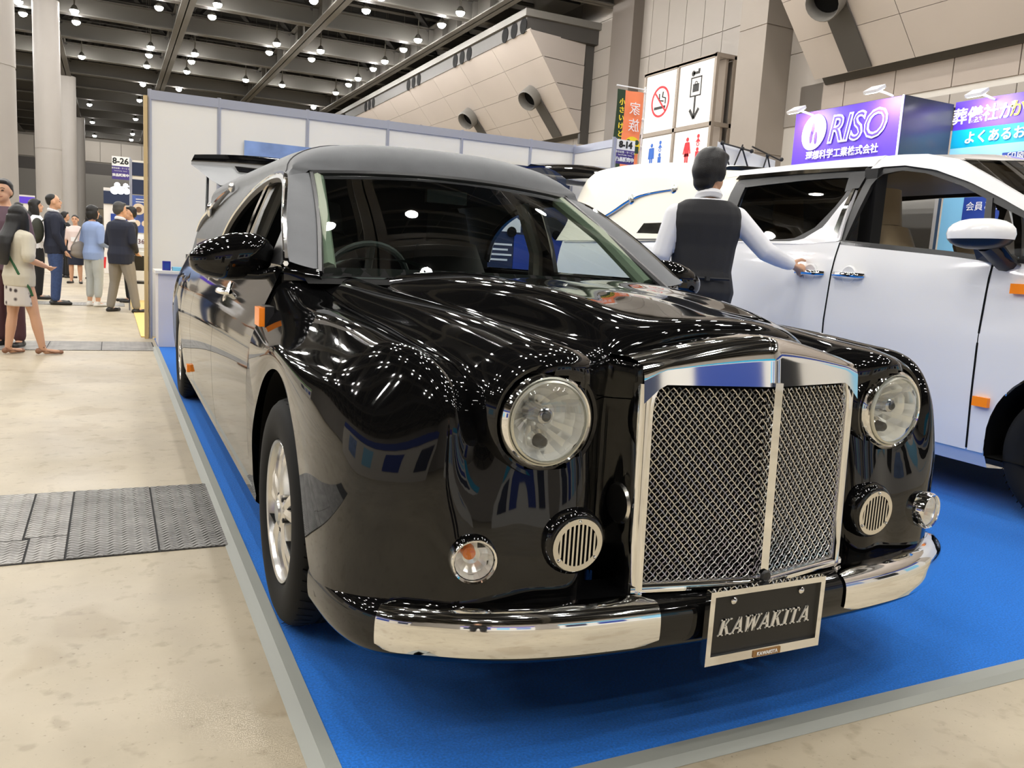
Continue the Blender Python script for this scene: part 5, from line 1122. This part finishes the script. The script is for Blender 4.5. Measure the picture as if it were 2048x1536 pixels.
# interior
VL('headliner', MB().grid([[(x, y, 1.885 if .1 < k < .9 else 1.84) for x, k in zip(np.linspace(4.42, 5.68, 7), np.linspace(0, 1, 7))] for y in (3.35, 4.5, 6.5)]), BEIGE)
def vseat(x, y, k=0):
    t = VL('seat', MB().box((x, y-.25, .95), (.50, .52, .18)), BEIGE)
    MB().tube([(x, y, .95), (x, y+.10, 1.30), (x, y+.17, 1.50-k)], [.25, .26, .22], 14, flat=.36).build('backrest', BEIGE, t)
    MB().tube([(x, y+.16, 1.51-k), (x, y+.19, 1.60-k), (x, y+.2, 1.76-k)], [.13, .145, .13], 12, flat=.5).build('headrest', BEIGE, t)
vseat(4.60, 3.82); vseat(5.45, 3.80, .16); vseat(4.65, 4.75); vseat(5.45, 5.1, .1)
VL('inner_pillar', MB().bb(4.33, 4.42, 3.86, 3.96, 1.0, 1.86), BLKPL, smooth=False)
VL('far_inner_side', MB().bb(5.84, 5.88, 4.62, 4.95, 1.2, 1.88).bb(5.84, 5.88, 2.4, 7.4, .5, 1.36).bb(5.84, 5.88, 5.5, 7.4, 1.36, 1.88), mat('inner_white', srgb(205, 202, 196), .5), smooth=False)
VL('dash_panel', MB().bb(4.25, 5.85, 2.5, 2.9, 1.1, 1.3), BLKPL, smooth=False)
# ================================================================ people
def remesh(mb, name, m, voxel, parent, label=None, smooth_it=2):
    me = mb.mesh('tmp', m, False); o = bpy.data.objects.new('tmp', me); COL.objects.link(o)
    r = o.modifiers.new('r', 'REMESH'); r.mode = 'VOXEL'; r.voxel_size = voxel; r.use_smooth_shade = True
    s = o.modifiers.new('s', 'SMOOTH'); s.factor = .5; s.iterations = smooth_it
    dg = bpy.context.evaluated_depsgraph_get(); out = bpy.data.meshes.new_from_object(o.evaluated_get(dg))
    bpy.data.objects.remove(o); out.name = name; out.materials.clear(); out.materials.append(m)
    out.polygons.foreach_set('use_smooth', [True]*len(out.polygons))
    return link(name, out, parent, label)
class Fig:
    """figure in its own frame: +x its right, +y forward, z up, unit = standing height"""
    def __init__(s, name, label, loc, h, heading, group=None):
        s.h = h; s.o = Vector(loc); s.R = Matrix.Rotation(heading, 3, 'Z'); s.t = thing(name, label, 'person', loc, group)
    def w(s, p): return s.o+s.R @ (Vector(p)*s.h)
    def limb(s, mb, pts, rs_, n=10, flat=1.0):
        P = [s.w(p) for p in pts]; rr = [r*s.h for r in rs_]
        mb.tube(P, rr, n, flat=flat)
        for p, r in ((P[0], rr[0]), (P[-1], rr[-1])): mb.ball(p, r*.98, 10, 6)
    def ell(s, mb, c, r, n=14, m=10):
        o = len(mb.v); mb.ball((0, 0, 0), r, n, m)
        for i in range(o, len(mb.v)): mb.v[i] = tuple(s.w(Vector(c)+Vector(mb.v[i])))
    def torso(s, mb, secs, n=18):
        """secs: (z, half width, half depth, y shift)"""
        rows = []
        for z, a, b, y in secs: rows.append([tuple(s.w((a*math.copysign(abs(math.cos(t))**.85, math.cos(t)), y+b*math.sin(t), z))) for t in np.linspace(0, 2*math.pi, n+1)[:-1]])
        o = len(mb.v)
        for r in rows: mb.v += r
        for i in range(len(rows)-1):
            for k in range(n): mb.f.append((o+i*n+k, o+i*n+(k+1) % n, o+(i+1)*n+(k+1) % n, o+(i+1)*n+k))
        mb.f.append(tuple(o+k for k in range(n))[::-1]); mb.f.append(tuple(o+(len(rows)-1)*n+k for k in range(n)))
SKIN = mat('skin', srgb(214, 166, 134), 0.5); HAIR = mat('hair_black', (.008, .007, .007), 0.45, bump=(120, .3, .004)); HAIRG = mat('hair_grey', (.055, .053, .052), 0.5, bump=(120, .3, .004))
EYE = mat('eye_dark', (.02, .015, .012), .3); LIP = mat('lip', srgb(176, 104, 92), .5); LEATHER = mat('shoe_black', (.015, .014, .014), .3)
TOR = [(.47, .085, .058, 0), (.53, .094, .066, -.004), (.60, .082, .058, 0), (.68, .090, .062, .004), (.75, .104, .066, .002), (.785, .104, .058, -.004), (.812, .086, .049, -.007), (.836, .054, .040, -.008)]
def fingers(f, mb, wr, el, curl=.35, side=1):
    """palm and five separate fingers beyond the wrist, following the forearm"""
    W = Vector(wr); d = (W-Vector(el)).normalized(); up = Vector((0, 1, 0)) if abs(d.y) < .8 else Vector((0, 0, 1))
    a = d.cross(up).normalized(); b = a.cross(d).normalized()
    pc = W+d*.026
    f.limb(mb, [W, pc, W+d*.045], [.016, .021, .019], flat=.55)
    for i, (off, ln) in enumerate(((-.016, .038), (-.0055, .045), (.005, .042), (.0155, .032))):
        p0 = W+d*.044+a*off; p1 = p0+d*ln*.5+b*curl*.012; p2 = p1+d*ln*.45+b*curl*.03
        f.limb(mb, [p0, p1, p2], [.0058, .0054, .0044], 6)
    p0 = W+d*.014+a*-.016*side; p1 = p0+d*.022-a*.016*side+b*.006; p2 = p1+d*.022-a*.004*side+b*.010
    f.limb(mb, [p0, p1, p2], [.0072, .0064, .005], 6)
def head(f, mb, yaw=0.0, pitch=0.0, tilt=(0, 0)):
    """skull, jaw, nose, ears; returns mapper for features"""
    R = Matrix.Rotation(yaw, 3, 'Z') @ Matrix.Rotation(pitch, 3, 'X'); c = Vector((tilt[0], tilt[1], .925))
    m = lambda p: c+R @ Vector(p)
    o = len(mb.v); mb.ball((0, -.006, .010), (.045, .054, .058), 16, 12); mb.ball((0, .012, -.028), (.036, .042, .040), 14, 10); mb.ball((0, .040, -.052), (.016, .012, .012), 8, 6)
    mb.tube([(0, .050, .008), (0, .060, -.012), (0, .050, -.018)], [.005, .009, .007], 8); mb.ball((0, .060, -.013), .0075, 8, 6)
    for s in (-1, 1): mb.ball((s*.046, -.004, -.006), (.007, .013, .019), 8, 6)
    for i in range(o, len(mb.v)): mb.v[i] = tuple(f.w(m(mb.v[i])))
    f.limb(mb, [(0, -.012, .81), tuple(m((0, -.010, -.045)))], [.031, .030])
    return m
def face(f, m, smile=False):
    for s in (-1, 1):
        e = MB(); e.ball((0, 0, 0), (.0085, .004, .0035), 8, 5); e.v = [tuple(f.w(m(Vector(v)+Vector((s*.0185, .0475, .003))))) for v in e.v]; e.build('eye', EYE, f.t)
        e = MB().tube([(s*.008, .049, .016), (s*.018, .051, .019), (s*.030, .044, .015)], .0017, 5); e.v = [tuple(f.w(m(v))) for v in e.v]; e.build('eyebrow', HAIR, f.t)
    e = MB().tube([(-.018, .046, -.031), (0, .053, -.036 if smile else -.033), (.018, .046, -.031)], [.002, .0042, .002], 6); e.v = [tuple(f.w(m(v))) for v in e.v]; e.build('mouth', LIP, f.t)
def hair(f, m, kind, hm):
    mb = MB(); o = 0
    def add(c, r, n=14):
        q = MB().ball((0, 0, 0), r, n, 10); mb.add([tuple(f.w(m(Vector(v)+Vector(c)))) for v in q.v], q.f)
    if kind == 'short':
        add((0, -.018, .031), (.049, .053, .047)); add((0, -.036, .002), (.0475, .034, .048)); add((0, .020, .055), (.038, .026, .014)); [add((s*.043, -.014, .006), (.010, .018, .024)) for s in (-1, 1)]
    elif kind == 'crew':
        add((0, -.018, .029), (.0465, .052, .044)); add((0, -.036, .006), (.045, .030, .040))
    elif kind == 'bushy':
        add((0, -.010, .030), (.054, .062, .052)); add((0, -.034, .004), (.050, .040, .055)); add((.004, -.008, .054), (.046, .050, .030)); add((0, -.042, -.034), (.040, .024, .036)); add((.02, .022, .05), (.03, .03, .02))
        for s in (-1, 1): add((s*.046, -.012, .0), (.012, .022, .034))
    elif kind == 'bob':
        add((0, -.012, .024), (.051, .058, .052)); add((0, -.032, -.02), (.050, .038, .060)); [add((s*.042, -.004, -.02), (.014, .034, .056)) for s in (-1, 1)]; add((0, .030, .042), (.036, .02, .016))
    elif kind == 'long':
        add((0, -.012, .024), (.051, .058, .052)); add((0, -.038, -.05), (.050, .034, .09)); [add((s*.044, -.008, -.05), (.014, .030, .09)) for s in (-1, 1)]; add((0, -.066, -.12), (.056, .034, .085)); add((0, .030, .044), (.034, .02, .014))
    elif kind == 'verylong':
        add((0, -.010, .024), (.054, .062, .052)); add((0, -.035, -.06), (.056, .040, .10)); [add((s*.046, .006, -.06), (.020, .034, .11)) for s in (-1, 1)]; f.torso(mb, [(.60, .040, .012, -.104), (.63, .066, .018, -.108), (.68, .076, .022, -.108), (.74, .078, .026, -.102), (.79, .074, .034, -.082), (.835, .062, .042, -.052), (.88, .055, .050, -.026), (.93, .052, .056, -.012)])
    elif kind == 'tied':
        add((0, -.012, .024), (.048, .055, .049)); add((0, -.032, .0), (.046, .034, .045)); add((0, -.066, -.0), (.016, .016, .02))
    remesh(mb, 'hair', hm, .0075*f.h if f.h*1 else .01, f.t, smooth_it=1)
def shoes(f, ank, toe, m, sandal=False):
    for a, t in zip(ank, toe):
        mb = MB(); A = Vector(a); d = Vector((t[0], t[1], 0)).normalized(); sd = Vector((-d.y, d.x, 0))
        z = .016
        P = [A-d*.026, A+d*.02, A+d*.075, A+d*.118]; P = [Vector((p.x, p.y, z)) for p in P]
        if sandal:
            f.limb(mb, [Vector((p.x, p.y, .012+.014*(i < 2))) for i, p in enumerate(P)], [.022, .022, .024, .018], flat=.4)
            mb.v = [(x, y, max(z_, .002)) for x, y, z_ in mb.v]
            o = remesh(mb, 'sandal', m, .009, f.t); MB().tube([f.w(A+sd*.022-Vector((0, 0, A.z-.05))), f.w(A+d*.02+Vector((0, 0, .06-A.z))), f.w(A-sd*.022-Vector((0, 0, A.z-.05)))], .006, 5).build('strap', m, o)
        else:
            f.limb(mb, P, [.024, .026, .028, .019], flat=.72); f.limb(mb, [A, Vector((A.x, A.y, .02))], [.024, .026])
            mb.v = [(x, y, max(z_, .002)) for x, y, z_ in mb.v]
            remesh(mb, 'shoe', m, .009, f.t)
def person(name, label, loc, h, heading, top, bottom, hairk='short', hm=None, yaw=0, pitch=0, tilt=(0, 0), arms=None, legs=None, toes=None, sleeve='long', lower='trousers', shoe=None, lenient=1.0, fat=1.0, facing=True, smile=False, vest=None, collar=None, group=None, voxel=.0095, sandal=False, hem=.46, extra=None, cuffs=None):
    f = Fig(name, label, loc, h, heading, group)
    arms = arms or {}
    sh = [(-.104, -.004, .782), (.104, -.004, .782)]
    el = [arms.get('el_l', (-.135, -.015, .635)), arms.get('el_r', (.135, -.015, .635))]
    wr = [arms.get('wr_l', (-.140, .035, .495)), arms.get('wr_r', (.140, .035, .495))]
    legs = legs or {}
    hp = [(-.050, 0, .505), (.050, 0, .505)]
    kn = [legs.get('kn_l', (-.056, .010, .275)), legs.get('kn_r', (.056, .010, .275))]
    an = [legs.get('an_l', (-.060, -.005, .045)), legs.get('an_r', (.060, -.005, .045))]
    toes = toes or [(-.25, 1), (.25, 1)]
    b = MB(); f.torso(b, [(z, a*.94*fat, d*.94*fat, y) for z, a, d, y in TOR]); m = head(f, b, yaw, pitch, tilt)
    for s in (0, 1):
        f.limb(b, [sh[s], el[s], tuple(Vector(el[s]).lerp(Vector(wr[s]), .4)), wr[s]], [.030, .024, .023, .0155]); fingers(f, b, wr[s], el[s], arms.get('curl', .4), 1 if s == 0 else -1)
        f.limb(b, [hp[s], tuple(Vector(hp[s]).lerp(Vector(kn[s]), .5)), kn[s], tuple(Vector(kn[s]).lerp(Vector(an[s]), .35)), an[s]], [.052, .047, .033, .034, .021])
        d = Vector((toes[s][0], toes[s][1], 0)).normalized(); A = Vector(an[s])
        f.limb(b, [A, Vector((A.x, A.y, .022))+d*.02, Vector((A.x, A.y, .016))+d*.10], [.022, .020, .014])
    b.v = [(x, y, max(z, .004)) for x, y, z in b.v]
    remesh(b, 'body', SKIN, voxel*h/1.7, f.t)
    if facing: face(f, m, smile)
    hair(f, m, hairk, hm or HAIR)
    # clothes
    c = MB(); g = 1.10*lenient
    secs = [(z, a*g*fat+.004, d*g*fat+.006, y) for z, a, d, y in TOR]
    secs[0] = (hem, secs[0][1]*1.04, secs[0][2]*1.06, 0); secs[-1] = (.838, .050, .044, -.008)
    f.torso(c, secs)
    for s in (0, 1):
        if sleeve == 'long': q = [sh[s], tuple(Vector(sh[s]).lerp(Vector(el[s]), .5)), el[s], tuple(Vector(el[s]).lerp(Vector(wr[s]), .5)), tuple(Vector(el[s]).lerp(Vector(wr[s]), .96))]; rr = [.037, .036, .033, .029, .023]
        else: q = [sh[s], tuple(Vector(sh[s]).lerp(Vector(el[s]), .45)), tuple(Vector(sh[s]).lerp(Vector(el[s]), .85))]; rr = [.040, .038, .040]
        f.limb(c, q, [r*lenient for r in rr])
    remesh(c, arms.get('topname', 'shirt'), top, .011*h/1.7, f.t)
    p = MB()
    if lower == 'trousers':
        f.torso(p, [(.46, .088*fat, .064*fat, 0), (.53, .100*fat, .072*fat, -.004), (.60, .087*fat, .063*fat, 0)])
        for s in (0, 1): e = .93 if cuffs is None else cuffs; f.limb(p, [hp[s], tuple(Vector(hp[s]).lerp(Vector(kn[s]), .5)), kn[s], tuple(Vector(kn[s]).lerp(Vector(an[s]), .5)), tuple(Vector(kn[s]).lerp(Vector(an[s]), e))], [.060*fat, .055*fat, .044, .040, .036])
        remesh(p, 'trousers', bottom, .011*h/1.7, f.t)
    elif lower in ('skirt', 'shorts'):
        ze = .27 if lower == 'skirt' else .33
        f.torso(p, [(ze, .108, .084, 0), ((ze+.5)/2, .108, .082, 0), (.50, .104, .076, -.004), (.60, .082, .060, 0)])
        remesh(p, lower, bottom, .011*h/1.7, f.t)
    shoes(f, an, toes, shoe or LEATHER, sandal)
    if collar:
        MB().tube([f.w((.036*math.cos(t), -.008+.040*math.sin(t), .846+.010*math.sin(-t))) for t in np.linspace(0, 2*math.pi, 19)], .010*h, 6, flat=1.5).build('collar', collar, f.t)
    if vest:
        v = MB(); f.torso(v, [(z, a*1.16+.006, d*1.16+.010, y) for z, a, d, y in [(.485, .088, .060, 0)]+TOR[1:5]+[(.785, .100, .060, -.004), (.812, .088, .050, -.008), (.832, .060, .042, -.01)]])
        remesh(v, 'vest', vest, .009*h/1.7, f.t)
    return f
cl = lambda n, c, r=.75, **k: mat('cloth_'+n, srgb(*c), r, **k)
WSH = cl('white', (236, 236, 240)); BLKC = cl('black', (24, 24, 26)); NAVYC = cl('navy', (26, 32, 52)); JEAN = cl('denim', (52, 72, 116), noise=(30, .2)); GREYT = cl('grey', (134, 128, 120)); VESTM = cl('vest', (34, 34, 37), bump=(300, .3, .002))
# assistant at the white van: back to us, right arm out to the slide door handle
A0 = Vector((3.47, 4.42, .012)); hA = 1.92; hdA = -.42
RA = Matrix.Rotation(-hdA, 3, 'Z'); tgt = RA @ (Vector((4.065, 4.12, 1.165))-A0)/hA
shA = Vector((.104, -.004, .782)); wrA = tgt-(tgt-shA).normalized()*.062; elA = shA.lerp(wrA, .52)+Vector((0, -.03, -.035))
fa = person('person', 'man in black waistcoat and white shirt opening the white van door', A0, hA, hdA, WSH, BLKC, 'bushy', yaw=-.75, tilt=(.004, .004), arms={'el_r': tuple(elA), 'wr_r': tuple(wrA), 'el_l': (-.142, -.012, .645), 'wr_l': (-.140, .05, .52), 'curl': .9}, collar=WSH, vest=VESTM, facing=True, voxel=.0075, fat=1.0, hem=.50)
MB().tube([fa.w((x, -.083-.004*(1-(x/.08)**2), .575)) for x in np.linspace(-.075, .075, 9)], .0045*hA, 5).build('waist_strap', VESTM, fa.t)
MB().box(fa.w((0, -.090, .574)), (.03, .02, .025)).build('buckle', BLKPL, fa.t)
# visitors in the aisle
FLORAL = bpy.data.materials.new('floral_print'); FLORAL.use_nodes = True
_nt = FLORAL.node_tree; _v = _nt.nodes.new('ShaderNodeTexVoronoi'); _v.inputs['Scale'].default_value = 14; _t = _nt.nodes.new('ShaderNodeTexCoord'); _r = _nt.nodes.new('ShaderNodeValToRGB')
_r.color_ramp.elements[0].position = .16; _r.color_ramp.elements[0].color = (*srgb(60, 48, 50), 1); _r.color_ramp.elements[1].position = .34; _r.color_ramp.elements[1].color = (*srgb(216, 208, 200), 1)
_nt.links.new(_t.outputs['Object'], _v.inputs['Vector']); _nt.links.new(_v.outputs['Distance'], _r.inputs['Fac']); _nt.links.new(_r.outputs['Color'], _nt.nodes['Principled BSDF'].inputs['Base Color'])
f1 = person('person', 'long haired woman in cream blouse and floral shorts nearest on the left', (-.78, 9.12, 0), 1.40, -.95, cl('cream', (212, 204, 184)), FLORAL, 'verylong', lower='shorts', sleeve='short', sandal=True, shoe=mat('sandal_tan', srgb(146, 104, 78), .5), lenient=1.12, arms={'el_r': (.140, -.02, .645), 'wr_r': (.10, .12, .60), 'el_l': (-.14, -.01, .64), 'wr_l': (-.09, .12, .62), 'topname': 'blouse'}, legs={'kn_r': (.075, .05, .27), 'an_r': (.10, .085, .045), 'kn_l': (-.04, -.03, .27), 'an_l': (-.05, -.06, .045)}, facing=False, tilt=(0, .01))
MB().tube([f1.w(p) for p in ((-.07, .02, .82), (0, -.085, .70), (.09, -.06, .55), (.115, .0, .45), (.11, .02, .40))], .012, 5, flat=.4).build('bag_strap', mat('strap_green', srgb(46, 96, 60), .6), f1.t)
f2 = person('person', 'smiling short haired man at the left picture edge in maroon trousers', (-.93, 9.75, 0), 1.66, math.pi-.55, cl('plum', (96, 74, 86)), cl('maroon', (84, 52, 56)), 'short', smile=True, yaw=.25, tilt=(.02, .0), arms={'topname': 'shirt'})
f3 = person('person', 'dark haired woman in white blouse and black trousers left of the backpack man', (-1.17, 16.9, 0), 1.74, -1.35, WSH, BLKC, 'long', yaw=-.1, pitch=.12, arms={'wr_r': (.12, .08, .56), 'wr_l': (-.1, .1, .56), 'topname': 'blouse'})
f4 = person('person', 'man in navy jacket and blue jeans looking right with a backpack', (-.83, 15.7, 0), 1.80, -1.45, NAVYC, JEAN, 'crew', yaw=-.05, pitch=.1, fat=1.08, lenient=1.06, collar=WSH, arms={'topname': 'jacket', 'el_r': (.135, .0, .64), 'wr_r': (.12, .07, .50)})
bp_ = thing('backpack', 'dark green backpack on the back of the man in navy', 'backpack', (-1.05, 15.7, .9))
def pack(f, t):
    m = MB(); f.ell(m, (0, -.135, .66), (.085, .055, .115)); f.ell(m, (0, -.155, .60), (.085, .055, .06)); remesh(m, 'bag', mat('pack_cloth', srgb(52, 54, 46), .8), .014, t)
    m = MB(); f.ell(m, (0, -.20, .61), (.055, .025, .055)); remesh(m, 'front_pocket', mat('pack_pocket', srgb(40, 42, 38), .8), .014, t)
    for s in (-1, 1): MB().tube([f.w((s*.055, -.10, .74)), f.w((s*.066, -.03, .825)), f.w((s*.070, .055, .80)), f.w((s*.075, .085, .70)), f.w((s*.085, .0, .60))], .016, 6, flat=.4).build('strap', mat('pack_cloth'), t)
pack(f4, bp_)
f5 = person('person', 'grey haired man in dark blazer and grey trousers standing with feet apart', (.14, 14.40, 0), 1.70, -.75, NAVYC, GREYT, 'short', HAIRG, yaw=-.25, fat=1.10, lenient=1.08, hem=.44, collar=WSH, arms={'topname': 'blazer', 'wr_r': (.08, .10, .56), 'el_r': (.14, -.01, .64), 'wr_l': (-.06, .10, .56)}, legs={'kn_l': (-.085, .01, .275), 'an_l': (-.11, -.02, .045), 'kn_r': (.09, .03, .275), 'an_r': (.125, .05, .045)}, toes=[(-.1, 1), (.35, 1)], facing=True)
f6 = person('person', 'dark haired woman in pale blue blouse and cropped pale jeans', (-.26, 15.5, 0), 1.66, -.9, cl('paleblue', (150, 172, 218)), cl('palejean', (186, 190, 188)), 'bob', yaw=-.2, sleeve='long', cuffs=.70, shoe=mat('shoe_white', srgb(225, 222, 216), .5), arms={'topname': 'blouse', 'wr_r': (.1, .1, .6)}, lenient=1.06)
bg = thing('tote_bag', 'grey shoulder bag hanging on the woman in pale blue', 'bag', (-.45, 15.4, .8))
def tote(f, t):
    m = MB(); f.ell(m, (-.135, -.035, .555), (.050, .115, .085)); f.ell(m, (-.135, -.035, .515), (.052, .120, .05)); remesh(m, 'bag', mat('bag_grey', srgb(140, 132, 124), .7), .014, t)
    MB().tube([f.w((-.13, -.13, .60)), f.w((-.115, -.07, .72)), f.w((-.10, -.02, .845)), f.w((-.125, .03, .72)), f.w((-.13, .06, .61))], .010, 6).build('handle', mat('bag_grey'), t)
tote(f6, bg)
f7 = person('person', 'woman in pale pink blouse and navy skirt walking towards us', (-.77, 22.8, 0), 1.64, math.pi-.15, cl('pink', (226, 208, 204)), NAVYC, 'tied', lower='skirt', sleeve='short', smile=True, arms={'topname': 'blouse'})
MB().box(f7.w((0, .085, .64)), (.14, .02, .10)).build('name_badge', INKW, f7.t)
f8 = person('person', 'man in dark suit at the white counter facing the visitors', (.31, 16.75, 0), 1.72, 1.75, BLKC, BLKC, 'short', yaw=.1, collar=WSH, arms={'topname': 'suit_jacket', 'wr_l': (-.07, .13, .60), 'el_l': (-.135, .01, .64)}, hem=.44)
f9 = person('person', 'man in white shirt and grey trousers seen from behind beside the column', (-1.50, 17.8, 0), 1.68, -.3, WSH, GREYT, 'short', facing=False)
f10 = person('person', 'far visitor in black beside the woman in pink', (-1.09, 25.6, 0), 1.76, -1.2, BLKC, BLKC, 'short', voxel=.014)
f11 = person('person', 'far visitor in black right of the woman in pink', (-.50, 25.2, 0), 1.74, -1.0, BLKC, NAVYC, 'bob', voxel=.014)
f12 = person('person', 'distant visitor in black with a red bag', (-.28, 22.4, 0), 1.66, 1.3, NAVYC, BLKC, 'bob', voxel=.014, shoe=mat('shoe_white'))
rbg = MB().prism([(-.36, 22.1, .42), (-.12, 22.1, .42), (-.10, 22.1, .68), (-.38, 22.1, .68)], (0, .12, 0)).build('paper_bag', mat('bag_red', srgb(214, 44, 48), .5), smooth=False); tag(rbg, 'bright red carrier bag held by the distant visitor', 'bag')
MB().tube([(-.32, 22.16, .68), (-.28, 22.2, .82), (-.18, 22.16, .68)], .008, 5).build('handle', INKW, rbg)

fp = person('person', 'photographer in black behind the camera, seen only in reflections', (-.12, -.62, 0), 1.70, -.35, BLKC, BLKC, 'short', arms={'el_l': (-.13, .06, .66), 'wr_l': (-.04, .17, .70), 'el_r': (.13, .06, .66), 'wr_r': (.04, .17, .70)}, facing=False, voxel=.016)
